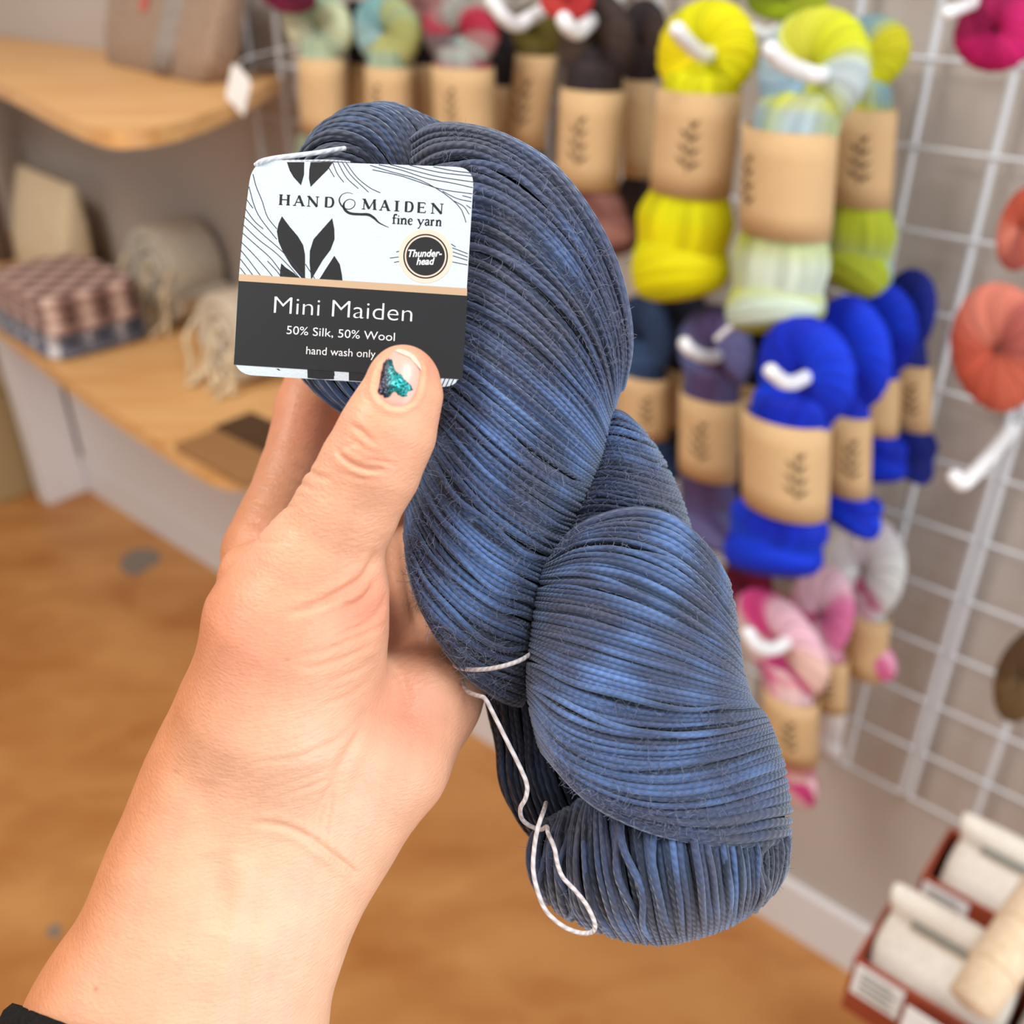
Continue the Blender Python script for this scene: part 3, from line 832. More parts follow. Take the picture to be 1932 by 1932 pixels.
c5 = lambda L: [(430 + x / 4.025, 280 + y / 4.025) for x, y in L]
c6 = lambda L: [(430 + x / 4.025, 500 + y / 4.025) for x, y in L]
def leafc(L): return catmull(np.array(L, float), len(L) * 4, True)
for L in ([(410,515),(470,595),(530,665),(572,735),(586,810),(586,1020),(560,985),(480,890),(420,790),(385,710),(372,630),(385,570)],
          [(792,530),(808,610),(810,690),(780,770),(720,850),(640,985),(632,1000),(620,870),(622,780),(650,690),(720,610)],
          [(808,815),(850,880),(866,960),(872,1020),(690,1000),(740,920)],
          [(405,872),(440,905),(500,945),(570,1010),(395,1000),(396,930)],
          [(448,104),(580,104),(578,200),(555,280),(500,220),(470,170)],
          [(628,104),(798,104),(760,160),(690,230),(628,292),(615,230),(618,160)]):
    polymesh('leaf_print', [c5(L)], 'print_black', 0.05)
polymesh('black_band', [[(450, 528), (882, 556), (872.5, 716), (441, 688)]], 'card_black', 0.08)
polymesh('gold_stripe', [[(451.3, 517), (881.5, 544), (881, 558), (450.3, 530)]], 'gold_foil', 0.10)
polymesh('geometric_print', [c6([(602,778),(640,784),(812,842),(806,800),(806,868),(700,868),(605,858)]), c6([(918,800),(1080,815),(1060,888),(918,878)]), c6([(365,786),(385,788),(402,802),(384,800)])], 'print_black', 0.05)
HL = [[(190,195),(215,290),(260,400),(300,520),(372,612)], [(160,290),(195,420),(240,520),(330,640),(372,690)], [(140,385),(190,455)], [(130,455),(200,550),(268,612)],
      [(120,515),(250,640),(400,770),(500,880),(600,1000)], [(112,575),(230,690),(360,790),(470,900),(545,985)], [(108,640),(220,740),(330,840),(440,990)], [(100,710),(180,790),(280,900),(345,980)],
      [(95,770),(160,850),(250,970)], [(95,840),(195,970)], [(92,905),(140,965)], [(300,855),(370,930),(410,985)], [(588,878),(660,990)],
      [(765,145),(808,218)], [(795,105),(830,190),(880,258)], [(835,105),(900,220),(990,305)], [(868,105),(940,210),(1068,332)], [(895,105),(980,220),(1080,300),(1158,337)],
      [(1080,128),(1250,180),(1420,225),(1560,290),(1680,370),(1770,460),(1808,562)], [(1098,162),(1300,205),(1440,250),(1620,310),(1855,345)], [(1145,124),(1320,165),(1500,225),(1700,262),(1860,298)],
      [(1230,122),(1400,165),(1600,215),(1866,255)], [(1380,128),(1600,180),(1866,212)], [(1560,140),(1700,168),(1840,185)], [(1630,325),(1740,380),(1850,405)], [(1780,358),(1850,376)], [(1715,398),(1790,440),(1832,500)], [(1810,430),(1845,455)],
      [(1695,725),(1730,748)], [(1705,755),(1822,800)], [(1708,785),(1822,825)], [(1708,815),(1820,850)], [(1706,862),(1818,885)], [(1278,787),(1305,779)], [(1230,833),(1300,824)], [(1262,866),(1300,858)]]
strokes('line_print', [(c5(L), 1.5) for L in HL], 'print_line', 0.055, n=14)
strokes('hatch_print', [(c6([(1590 + 32 * i, 925), (1618 + 32 * i, 858 + 3 * i)]), 1.6) for i in range(5)], 'print_line', 0.05, n=3)
strokes('logo_swirl', [(c5([(950,346),(912,336),(868,350),(846,388),(858,428),(888,456),(930,460),(962,434),(960,400),(925,386),(892,402),(878,436),(892,470),(932,494),(1000,500),(1066,503),(1112,530),(1150,566),(1222,601)]), [0.8,1.0,1.3,2.4,3.0,2.0,1.4,1.6,1.3,1.2,1.6,4.4,5.0,4.8,4.6,5.4,4.6,2.6,0.8])], 'print_black', 0.06, n=90)

# serif capitals and lower case drawn stroke by stroke: (points, width) in units of the cap height
V_, T_ = 0.15, 0.06
def sf(x, y, w=0.3): return ([(x - w / 2, y), (x + w / 2, y)], 0.05)
GL = {
 'H': (0.95, [([(.17,0),(.17,1)],V_),([(.78,0),(.78,1)],V_),([(.17,.52),(.78,.52)],T_),sf(.17,.03),sf(.17,.97),sf(.78,.03),sf(.78,.97)]),
 'A': (0.95, [([(.14,0),(.46,1)],T_),([(.44,1),(.80,0)],V_),([(.25,.34),(.68,.34)],T_),sf(.14,.03,.26),sf(.81,.03,.28)]),
 'N': (1.0, [([(.17,0),(.17,.98)],T_),([(.14,.98),(.82,.02)],V_),([(.82,0),(.82,1)],T_),sf(.17,.03,.26),sf(.12,.97,.2),sf(.82,.97,.26)]),
 'D': (0.95, [([(.17,0),(.17,1)],V_),([(.1,.97),(.45,.97),(.70,.86),(.80,.5),(.70,.14),(.45,.03),(.1,.03)],[.05,.06,.12,.15,.12,.06,.05])]),
 'M': (1.15, [([(.18,0),(.22,.98)],T_),([(.2,.98),(.58,.06)],V_),([(.58,.06),(.94,.98)],T_),([(.94,.98),(1.0,0)],V_),sf(.17,.03,.26),sf(1.0,.03,.28),sf(.15,.97,.18),sf(.99,.97,.16)]),
 'I': (0.4, [([(.2,0),(.2,1)],V_),sf(.2,.03),sf(.2,.97)]),
 'E': (0.85, [([(.17,0),(.17,1)],V_),([(.06,.97),(.66,.97)],T_),([(.17,.52),(.55,.52)],T_),([(.06,.03),(.70,.03)],T_),([(.66,.97),(.66,.80)],.05),([(.70,.03),(.72,.22)],.05),([(.55,.42),(.55,.62)],.05)]),
 'f': (0.42, [([(.18,0),(.18,.72),(.24,.92),(.42,.92)],.10),([(.04,.58),(.38,.58)],.05),sf(.18,.03,.26)]),
 'i': (0.36, [([(.18,0),(.18,.58)],.11),([(.14,.80),(.22,.80)],.10),sf(.18,.03,.28),sf(.11,.57,.14)]),
 'n': (0.68, [([(.16,0),(.16,.58)],.11),([(.16,.42),(.32,.57),(.48,.52),(.50,.36),(.50,0)],.10),sf(.16,.03,.26),sf(.50,.03,.26),sf(.09,.57,.14)]),
 'e': (0.58, [([(.10,.34),(.48,.36),(.44,.54),(.28,.60),(.12,.48),(.09,.28),(.16,.08),(.32,.0),(.50,.10)],[.05,.05,.08,.06,.10,.12,.10,.07,.05])]),
 'y': (0.60, [([(.08,.58),(.30,.06)],.11),([(.52,.58),(.30,.06),(.16,-.28),(.04,-.30)],.06),sf(.08,.57,.22),sf(.52,.57,.2)]),
 'a': (0.58, [([(.12,.48),(.24,.60),(.40,.52),(.41,.2),(.44,.05),(.54,.06)],[.10,.07,.10,.10,.09,.05]),([(.41,.36),(.18,.28),(.11,.14),(.20,.01),(.34,.06),(.41,.16)],[.05,.08,.11,.08,.06,.05])]),
 'r': (0.46, [([(.16,0),(.16,.58)],.11),([(.16,.40),(.26,.56),(.42,.54)],[.06,.08,.12]),sf(.16,.03,.28),sf(.09,.57,.14)]),
}
def serif(name, spots, mat, lift):
    """spots = (char, px left, px right, baseline py, cap height px)"""
    it = []
    for ch, x0, x1, by, hh in spots:
        w, st = GL[ch]; sx = (x1 - x0) / w
        for P, ww in st:
            it.append(([(x0 + px_ * sx + py_ * hh * 0.05, by + (px_ * sx) * 0.055 - py_ * hh) for px_, py_ in P], np.atleast_1d(ww) * hh * 1.6))
    return strokes(name, it, mat, lift, n=16)
def cap(ch, a, bb, y0, hh=79):  return (ch, 430 + a / 4.025, 430 + bb / 4.025, 280 + y0 / 4.025, hh / 4.025)
serif('brand_lettering', [cap('H',384,472,428), cap('A',492,585,434), cap('N',596,694,440), cap('D',730,810,446), cap('M',1012,1130,461), cap('A',1146,1234,470), cap('I',1256,1306,476), cap('D',1338,1412,481), cap('E',1432,1512,487), cap('N',1536,1640,494)], 'print_black', 0.06)
fy = [('f',1242,1282),('i',1280,1308),('n',1306,1364),('e',1364,1404),('y',1438,1490),('a',1490,1536),('r',1534,1568),('n',1574,1626)]
serif('tagline_lettering', [cap(ch, a, bb, 572 + (a - 1242) * 0.05, 76) for ch, a, bb in fy], 'print_black', 0.06)

def text(name, s, p0, p1, cap_px, mat, lift, parent=card, weight=0.0, shear=0.0, space=1.0):
    """built-in sans lettering from p0 to p1 (baseline ends, photo pixels)"""
    cu = bpy.data.curves.new(name, 'FONT'); cu.body = s; cu.size = 1.0; cu.offset = weight; cu.shear = shear; cu.space_character = space
    cu.resolution_u = 4; cu.fill_mode = 'FRONT'
    o = bpy.data.objects.new(name, cu); COL.objects.link(o)
    dg = bpy.context.evaluated_depsgraph_get(); me = o.evaluated_get(dg).to_mesh()
    V = np.array([v.co[:2] for v in me.vertices]); Fs = [tuple(p.vertices) for p in me.polygons]
    o.evaluated_get(dg).to_mesh_clear(); bpy.data.objects.remove(o); bpy.data.curves.remove(cu)
    x0, x1 = V[:, 0].min(), V[:, 0].max(); t = (V[:, 0] - x0) / (x1 - x0)
    p0 = np.array(p0, float); p1 = np.array(p1, float); ch = 0.73
    Q = p0 + t[:, None] * (p1 - p0) + (V[:, 1] / ch * cap_px)[:, None] * np.array([0.06, -1.0])
    return make(name, lay(Q, lift), [f for f in Fs], MATS[mat], parent, smooth=False)
text('product_lettering', 'Mini Maiden', (516.5, 590.5), (777, 607), 34, 'print_white', 0.13, weight=-0.014)
text('fibre_lettering', '50% Silk, 50% Wool', (540.5, 630), (744.5, 643.5), 16.5, 'print_white', 0.13, weight=-0.004)
text('care_lettering', 'hand wash only', (577.5, 668), (708, 675), 15.5, 'print_white', 0.13, weight=-0.004)

st = make('round_sticker', lay(np.array([803, 483]) + 51 * np.stack([np.cos(np.linspace(0, 2 * math.pi, 64, endpoint=False)), 1.0 * np.sin(np.linspace(0, 2 * math.pi, 64, endpoint=False))], -1), 0.08)[::-1], [tuple(range(64))], MATS['sticker_tan'], card, smooth=False)
tag(st, 'round tan and black colour-name sticker reading Thunder-head')
th = np.linspace(0, 2 * math.pi, 65)
def ring(name, r0, r1, mat, lift):
    a = lay(np.array([803, 483.5]) + r0 * np.stack([np.cos(th), np.sin(th)], -1), lift); b = lay(np.array([803, 483.5]) + r1 * np.stack([np.cos(th), np.sin(th)], -1), lift)
    return make(name, np.concatenate([a, b]), [(i, 65 + i, 66 + i, i + 1) for i in range(64)], MATS[mat], st, smooth=False)
ring('sticker_ring', 39.5, 42.2, 'card_black', 0.11)
polymesh('sticker_disc', [np.array([803, 483.5]) + 36.5 * np.stack([np.cos(th[:-1]), np.sin(th[:-1])], -1)], 'card_black', 0.11, st)
text('sticker_lettering', 'Thunder-', (769.5, 484.5), (833.5, 484), 14.0, 'print_white', 0.15, st, weight=0.022, shear=0.2)
text('sticker_lettering', 'head', (785.5, 499.5), (819.5, 499), 14.0, 'print_white', 0.15, st, weight=0.022, shear=0.2)

def ccord(name, pts, rp):
    tb = Tubes(); Q = catmull(np.array(pts, float), 50); tb.add(W(Q[:, 0], Q[:, 1], Q[:, 2]), rp * pxm(8), False, 10, np.array(srgb(214, 222, 230)))
    return tb.build(name, MATS['cord'], card, co)
ccord('hanging_cord', [(482,312,7.5),(494,304,8.3),(520,298,8.0),(560,293,7),(600,288,5),(628,283,2),(650,280,-4)], 4.6)
ccord('hanging_cord', [(500,303,8.2),(560,304,7),(620,303.5,6),(660,306,3)], 2.2)
# ------------------------------------------------------------------ the shop: floor, wall, wire grid
PHI = math.radians(40.9); DW = 1.028
WN = np.array([math.sin(PHI), math.cos(PHI), 0.0]); WT = np.array([math.cos(PHI), -math.sin(PHI), 0.0])
def wp(px, py, off):
    r = ray(px, py); return CAM + r * ((DW - off) / (r @ WN))
def wl(px, py, off):
    """photo pixel on the plane parallel to the wall -> (along wall, height), and metres per pixel there"""
    r = ray(px, py); s = (DW - off) / (r @ WN); p = CAM + r * s
    return p @ WT, p[2], s / F
def pw(a, off, z): return WT * a + WN * (DW - off) + np.array([0, 0, z])
def hz(px, py, z):
    """photo pixel on a level plane -> (along wall, distance from wall)"""
    r = ray(px, py); p = CAM + r * ((z - CAMH) / r[2]); return p @ WT, DW - p @ WN
def pd(px, py, s): return CAM + ray(px, py) * s

m, nt, b, N, L = nodes('plywood_floor')
tc = N.new('ShaderNodeTexCoord'); mp = N.new('ShaderNodeMapping'); mp.inputs['Rotation'].default_value = (0, 0, 0.72); mp.inputs['Scale'].default_value = (2.0, 4.0, 1)
L.new(tc.outputs['Object'], mp.inputs[0])
t1 = N.new('ShaderNodeTexNoise'); t1.inputs['Scale'].default_value = 2.2; t1.inputs['Detail'].default_value = 5; t1.inputs['Distortion'].default_value = 0.6; L.new(mp.outputs[0], t1.inputs['Vector'])
t2 = N.new('ShaderNodeTexNoise'); t2.inputs['Scale'].default_value = 5.0; t2.inputs['Detail'].default_value = 3; L.new(tc.outputs['Object'], t2.inputs['Vector'])
mx = N.new('ShaderNodeMath'); mx.operation = 'MULTIPLY_ADD'; mx.inputs[1].default_value = 0.5; L.new(t2.outputs['Fac'], mx.inputs[0]); L.new(t1.outputs['Fac'], mx.inputs[2])
rp = N.new('ShaderNodeValToRGB'); L.new(mx.outputs[0], rp.inputs[0])
rp.color_ramp.elements[0].position = 0.5; rp.color_ramp.elements[0].color = (*srgb(168, 108, 54), 1)
rp.color_ramp.elements[1].position = 0.95; rp.color_ramp.elements[1].color = (*srgb(196, 142, 84), 1)
L.new(rp.outputs[0], b.inputs['Base Color']); b.inputs['Roughness'].default_value = 0.42; b.inputs['Specular IOR Level'].default_value = 0.4
plain('wall_paint', srgb(182, 173, 166), 0.7, 0.3, noise=0.04, nscale=3)
plain('white_paint', srgb(222, 220, 222), 0.5, 0.4)
plain('grid_white', srgb(200, 204, 210), 0.35, 0.5)
plain('peg_white', srgb(240, 242, 246), 0.35, 0.5)
plain('grey_stain', srgb(128, 118, 108), 0.6, 0.3)

def quad(name, P, mat, kind='structure', parent=None):
    o = make(name, np.array(P), [tuple(range(len(P)))], MATS[mat], parent, smooth=False)
    if kind: tag(o, kind=kind)
    return o
fl = quad('floor', [pw(-7, -0.05, 0), pw(3, -0.05, 0), pw(3, 5, 0), pw(-7, 5, 0)][::-1], 'plywood_floor')
me = fl.data
if me.polygons[0].normal.z < 0: me.flip_normals()
def flat_poly(name, pts, z, mat, parent):
    P = np.array([pw(*hz(x, y, z), z) for x, y in catmull(np.array(pts, float), len(pts) * 5, True)])
    return make(name, P, [tuple(range(len(P)))], MATS[mat], parent, smooth=False)
flat_poly('grey_patch', [(226,1062),(240,1042),(270,1034),(298,1040),(302,1058),(280,1072),(256,1086),(234,1080)], 0.0012, 'grey_stain', fl)
flat_poly('grey_patch', [(88,1758),(100,1744),(114,1746),(112,1764),(98,1770)], 0.0012, 'grey_stain', fl)
wa = make('wall_back', np.array([pw(-7, 0, 0), pw(3, 0, 0), pw(3, 0, 3.4), pw(-7, 0, 3.4), pw(-7, -0.1, 0), pw(3, -0.1, 0), pw(3, -0.1, 3.4), pw(-7, -0.1, 3.4)]),
     [(0, 1, 2, 3), (7, 6, 5, 4), (0, 4, 5, 1), (2, 6, 7, 3), (1, 5, 6, 2), (0, 3, 7, 4)], MATS['wall_paint'], smooth=False); tag(wa, kind='structure')

ce = make('ceiling', np.array([pw(-7, 0, 2.75), pw(3, 0, 2.75), pw(3, 2.4, 2.75), pw(-7, 2.4, 2.75), pw(-7, 0, 2.8), pw(3, 0, 2.8), pw(3, 2.4, 2.8), pw(-7, 2.4, 2.8)]),
     [(3, 2, 1, 0), (4, 5, 6, 7), (0, 1, 5, 4), (2, 3, 7, 6), (1, 2, 6, 5), (0, 4, 7, 3)], MATS['wall_paint'], smooth=False); tag(ce, kind='structure')

def boxw(name, a0, a1, o0, o1, z0, z1, mat, parent=None, org=(0, 0, 0), bev=0.0):
    """box between wall coordinates, optionally with bevelled edges"""
    org = np.asarray(org)
    c = [(a, o, z) for z in (z0, z1) for a, o in ((a0, o0), (a1, o0), (a1, o1), (a0, o1))]
    ob = make(name, np.array([pw(*q) for q in c]) - org, [(0, 1, 2, 3), (7, 6, 5, 4), (0, 4, 5, 1), (1, 5, 6, 2), (2, 6, 7, 3), (3, 7, 4, 0)], MATS[mat], parent, smooth=False)
    import bmesh
    bm = bmesh.new(); bm.from_mesh(ob.data); bmesh.ops.recalc_face_normals(bm, faces=bm.faces)
    if bev: bmesh.ops.bevel(bm, geom=list(bm.edges), offset=bev, segments=2, affect='EDGES', profile=0.5)
    bm.to_mesh(ob.data); bm.free()
    return ob
tag(boxw('baseboard_back', -6.9, 2.9, 0, 0.014, 0, 0.10, 'white_paint'), kind='structure')

tag(boxw('trim_1', -2.43, -0.95, 0, 0.012, 0.10, 0.66, 'white_paint'), kind='structure')
# white wire grid panels on the wall
GZ0, GZ1 = 0.392, 2.02
for pi, (ga0, ga1, lab) in enumerate(((-1.42, -0.205, 'white wire grid panel behind the rows of hanging skeins'), (-0.195, 0.58, 'white wire grid panel at the right, holding magenta and salmon skeins'))):
    gp = empty('wire_grid_panel', pw((ga0 + ga1) / 2, 0.02, GZ0), lab, 'grid panel'); go = np.array(gp.location)
    nv = int(round((ga1 - ga0) / 0.0762)); nh = int(round((GZ1 - GZ0) / 0.0762))
    def wire(p, q, r, data=None):
        tb = Tubes(); tb.add(np.array([p, q]), r, False, 8); return tb
    va = wire(pw(0, 0.022, GZ0) - pw(0, 0.022, GZ0), np.array([0, 0, GZ1 - GZ0]), 0.0023)
    first = None
    for i in range(nv + 1):
        a = ga0 + (ga1 - ga0) * i / nv
        if first is None: o = first = va.build('grid_wire', MATS['grid_white'], gp)
        else: o = first.copy(); COL.objects.link(o)
        o.parent = gp; o.location = tuple(pw(a, 0.022, GZ0) - go)
        if i in (0, nv): o.scale = (1.9, 1.9, 1.0)
    hb = wire(np.zeros(3), WT * (ga1 - ga0), 0.0023); first = None
    for i in range(nh + 1):
        z = GZ0 + (GZ1 - GZ0) * i / nh
        if first is None: o = first = hb.build('grid_wire', MATS['grid_white'], gp)
        else: o = first.copy(); COL.objects.link(o)
        o.parent = gp; o.location = tuple(pw(ga0, 0.026, z) - go)

# ------------------------------------------------------------------ skeins hanging on pegs
m, nt, b, N, L = nodes('hanging_yarn')
a = N.new('ShaderNodeVertexColor'); a.layer_name = 'Col'
uv = N.new('ShaderNodeUVMap'); mpv = N.new('ShaderNodeMapping'); mpv.inputs['Scale'].default_value = (0.62, 0.5, 1); L.new(uv.outputs[0], mpv.inputs[0])
wv = N.new('ShaderNodeTexNoise'); wv.inputs['Scale'].default_value = 1.0; wv.inputs['Detail'].default_value = 4; wv.inputs['Roughness'].default_value = 0.7
L.new(mpv.outputs[0], wv.inputs['Vector'])
rm = N.new('ShaderNodeMapRange'); rm.inputs[1].default_value = 0.3; rm.inputs[2].default_value = 0.7; rm.inputs[3].default_value = 0.55; rm.inputs[4].default_value = 1.25; L.new(wv.outputs['Fac'], rm.inputs[0])
mx = N.new('ShaderNodeMix'); mx.data_type = 'RGBA'; mx.blend_type = 'MULTIPLY'; mx.inputs[0].default_value = 1; L.new(a.outputs[0], mx.inputs[6]); L.new(rm.outputs[0], mx.inputs[7])
L.new(mx.outputs[2], b.inputs['Base Color']); b.inputs['Roughness'].default_value = 0.65; b.inputs['Specular IOR Level'].default_value = 0.25
bp = N.new('ShaderNodeBump'); bp.inputs['Strength'].default_value = 0.7; bp.inputs['Distance'].default_value = 0.003; L.new(wv.outputs['Fac'], bp.inputs['Height']); L.new(bp.outputs[0], b.inputs['Normal'])
plain('kraft', srgb(208, 174, 130), 0.75, 0.25, noise=0.06, nscale=60)
plain('stamp_ink', srgb(92, 74, 56), 0.8, 0.2)

def pal(cols, u, seed, soft=0.5):
    """dye colours laid round a loop"""
    cols = [np.array(srgb(*q)) for q in cols]; n = len(cols)
    x = (u + 0.08 * wob(u * 12, seed)) * n
    i = np.floor(x).astype(int); f = x - i
    f = np.clip((f - 0.5 + soft / 2) / soft, 0, 1); f = f * f * (3 - 2 * f)
    A = np.array([cols[k % n] for k in i]); B = np.array([cols[(k + 1) % n] for k in i])
    return A * (1 - f[:, None]) + B * f[:, None]

def ring_lobe(name, parent, org, c, rx, rz, ry, ang, cols, seed, strands=58, nu=80, nv=22, hole=0.03, twist=0.35, yaw=0.0):
    """a coiled loop of yarn seen face on: an almost closed ring, strands fanning out of its middle"""
    u = np.arange(nu) / nu * 2 * math.pi; v = np.arange(nv) / nv * 2 * math.pi
    U, Vv = np.meshgrid(u, v, indexing='ij')
    mr = (1 - hole) / 2; Mr = 1 - mr
    lump = 1 + 0.05 * wob(U * 2, seed) + 0.025 * np.cos(U * 20)
    rr = Mr + mr * np.cos(Vv) * lump
    ca, sa = math.cos(ang), math.sin(ang)
    Uh = U + twist * np.sin(Vv)
    x = rr * np.cos(Uh) * rx; z = rr * np.sin(Uh) * rz; y = -mr * np.sin(Vv) * 2 * ry * lump
    y = y * (1 + 0.0 * x)
    X = x * ca - z * sa; Z = c[2] + x * sa + z * ca
    k = rx / max(1e-6, (abs(math.cos(yaw)) * rx + abs(math.sin(yaw)) * ry * 1.3))
    X, Y = c[0] + (X * math.cos(yaw) - y * math.sin(yaw)) * k, c[1] + (X * math.sin(yaw) + y * math.cos(yaw)) * 0.9
    uvs = grid_uv(nu, nv, True, True, strands, 1.0)
    col = pal(cols, (U.ravel() / (2 * math.pi)), seed)
    o = make(name, np.stack([X, Y, Z], -1).reshape(-1, 3) - np.asarray(org), grid_faces(nu, nv, True, True)[:, ::-1], MATS['hanging_yarn'], parent, uv=uvs, col=col)
    return o

def turn_lobe(name, parent, c, rx, rz, ry, tilt, cols, seed, strands=40, nu=56, nv=24):
    """the end of a skein where the strands turn: a plump lobe, strands running side to side"""
    u = np.arange(nu) / nu * 2 * math.pi; v = np.linspace(0.02, math.pi - 0.02, nv)
    U, Vv = np.meshgrid(u, v, indexing='ij')
    lump = 1 + 0.03 * np.cos(U * 14) + 0.05 * wob(U * 2, seed)
    x = -np.cos(Vv) * rx; rr = np.sin(Vv) ** 0.95 * lump
    z = rr * np.sin(U) * rz - 0.18 * rz * np.cos(2 * Vv); y = -rr * np.cos(U) * ry
    ca, sa = math.cos(tilt), math.sin(tilt)
    V = np.stack([c[0] + x * ca - z * sa, c[1] + y, c[2] + x * sa + z * ca], -1)
    return make(name, V.reshape(-1, 3), grid_faces(nu, nv, True, False), MATS['hanging_yarn'], parent, uv=grid_uv(nu, nv, True, False, strands, 2.0), col=pal(cols * 2, U.ravel() / (2 * math.pi), seed))

def neck(name, parent, org, P, R, D, cols, seed, strands=26, nv=26):
    """bundle of strands between loop and band; P centres, R half widths, D half depths (local)"""
    P = catmull(np.array(P, float), 14); R = np.interp(np.linspace(0, 1, 14), np.linspace(0, 1, len(R)), R); Dp = np.interp(np.linspace(0, 1, 14), np.linspace(0, 1, len(D)), D)
    v = np.arange(nv) / nv * 2 * math.pi
    V = np.stack([P[:, 0:1] + R[:, None] * np.cos(v), P[:, 1:2] + Dp[:, None] * np.sin(v), P[:, 2:3] + 0 * v], -1)
    uvg = grid_uv(14, nv, False, True, 1.0, strands)[:, ::-1]
    col = np.repeat(pal(cols, np.linspace(0, 0.5, 14), seed), nv, 0)
    k = (v / (2 * math.pi))[None].repeat(14, 0).ravel(); col = 0.5 * col + 0.5 * pal(cols, k, seed + 1)
    return make(name, V.reshape(-1, 3) - np.asarray(org), grid_faces(14, nv, False, True), MATS['hanging_yarn'], parent, uv=uvg, col=col)

SK = []
def hang(label, off, cols, top=None, band=None, bot=None, mark=0.35, ang=(0.0, 0.0), deep=0.62, group=None, name='hanging_skein', botcols=None):
    """one skein: top / bot = (px, py, rx, ry); band = (x0, y0, x1, y1, w) in photo pixels on the plane off metres from the wall"""
    seed = len(SK) * 17 + 5
    ref = bot or band and (band[2], band[3], 0, 0) or top
    low = (ref[0], ref[1] + (ref[3] if bot else 0))
    a0, z0, k0 = wl(low[0], low[1], off)
    root = empty(name, pw(a0, off, z0), label, 'skein', group, rz=-PHI); SK.append(root)
    def loc(px, py):
        a, z, k = wl(px, py, off); return np.array([a - a0, 0.0, z - z0]), k
    def lob(nm, e, an, cl, sd, yaw=0.0, tw=0.35):
        c, k = loc(e[0], e[1]); hi, _ = loc(e[0], e[1] - e[3]); lo, _ = loc(e[0], e[1] + e[3])
        rx, rz = e[2] * k, (hi[2] - lo[2]) / 2
        rx_ = rx / max(0.6, abs(ray(e[0], e[1]) @ WN) / np.linalg.norm(ray(e[0], e[1]) * np.array([1, 1, 0])))
        c[2] = (hi[2] + lo[2]) / 2
        ring_lobe(nm, root, (0, 0, 0), c, rx_, rz, min(rx, rz) * deep * 0.55, an, cl, sd, yaw=yaw, twist=tw)
        return c, rx_, rz
    tc_ = lob('top_loop', top, ang[0], cols, seed) if top else None
    bc_ = None
    if bot and band:
        c, k = loc(bot[0], bot[1]); hi, _ = loc(bot[0], bot[1] - bot[3]); lo, _ = loc(bot[0], bot[1] + bot[3])
        rz = (hi[2] - lo[2]) / 2; rx = bot[2] * k * 1.06; tl_ = 0.32 if seed % 2 else -0.28
        c[2] = (hi[2] + lo[2]) / 2; turn_lobe('bottom_loop', root, c - [0, 0, rz * 0.36], rx * 1.0, rz * 0.62, rx * 0.52, tl_, botcols or cols, seed + 3)
        bc_ = (c, rx, rz)
    elif bot: bc_ = lob('bottom_loop', bot, ang[1], botcols or cols[::-1], seed + 3)
    if band:
        x0, y0, x1, y1, w = band
        A, k = loc(x0, y0); B, k2 = loc(x1, y1)
        cosv = max(0.6, abs(ray(x0, y0) @ WN) / np.linalg.norm(ray(x0, y0) * np.array([1, 1, 0])))
        hw = w * (k + k2) / 4 * 0.98; hd = hw * 0.72
        nv = 40; v = np.arange(nv) / nv * 2 * math.pi; t = np.linspace(0, 1, 5)
        C = A[None] * (1 - t[:, None]) + B[None] * t[:, None]
        V = np.stack([C[:, 0:1] + hw * np.cos(v), C[:, 1:2] + hd * np.sin(v), C[:, 2:3] + 0 * v], -1)
        Vi = np.stack([C[:, 0:1] + (hw - 0.0012) * np.cos(v), C[:, 1:2] + (hd - 0.0012) * np.sin(v), C[:, 2:3] + 0 * v], -1)[::-1]
        VV = np.concatenate([V, Vi]).reshape(-1, 3)
        bd = make('label_band', VV, grid_faces(10, nv, True, True), MATS['kraft'], root)
        # printed sprig: stem and leaves lying on the curved paper
        if mark is not None:
            pol = [[(-.012, .0), (.012, .0), (.02, 1.), (-.004, 1.)]]
            for yy, s in ((0.10, 1), (0.16, -1), (0.34, 1), (0.40, -1), (0.60, 1), (0.66, -1), (0.84, 1)):
                ln = 0.28 - 0.1 * yy
                pol.append([(0, yy), (s * ln * .5, yy + .02), (s * ln, yy + .17), (s * ln * .35, yy + .12)])
            MV = []; MF = []; n0 = 0
            hh = np.linalg.norm(A - B); sc = hh * 0.52
            for p in pol:
                for qx, qy in p:
                    al = -math.pi / 2 + mark * 1.1 + qx * sc / hw
                    f = 0.24 + 0.52 * qy; cc = B * (1 - f) + A * f
                    MV.append((cc[0] + (hw + 0.0006) * math.cos(al), cc[1] + (hd + 0.0006) * math.sin(al), cc[2]))
                MF.append(tuple(range(n0, n0 + len(p)))); n0 += len(p)
            make('sprig_mark', np.array(MV), MF, MATS['stamp_ink'], bd, smooth=False)
        if tc_: neck('upper_neck', root, (0, 0, 0), [tc_[0] - [0, 0, tc_[2] * 0.35], (tc_[0] + A) / 2 - [0, 0, tc_[2] * 0.15], A * 0.7 + B * 0.3], [tc_[1] * 0.62, hw * 0.9, hw * 0.9], [tc_[1] * 0.32, hd * 0.8, hd * 0.9], cols, seed + 5)
        if bc_: neck('lower_neck', root, (0, 0, 0), [A * 0.25 + B * 0.75, B, B * 0.45 + bc_[0] * 0.55, bc_[0] - [0, 0, bc_[2] * 0.45]], [hw * 0.92, hw * 0.94, bc_[1] * 0.97, bc_[1] * 0.82], [hd * 0.9, hd * 0.85, bc_[1] * 0.5, bc_[1] * 0.42], botcols or cols, seed + 7)
    return root

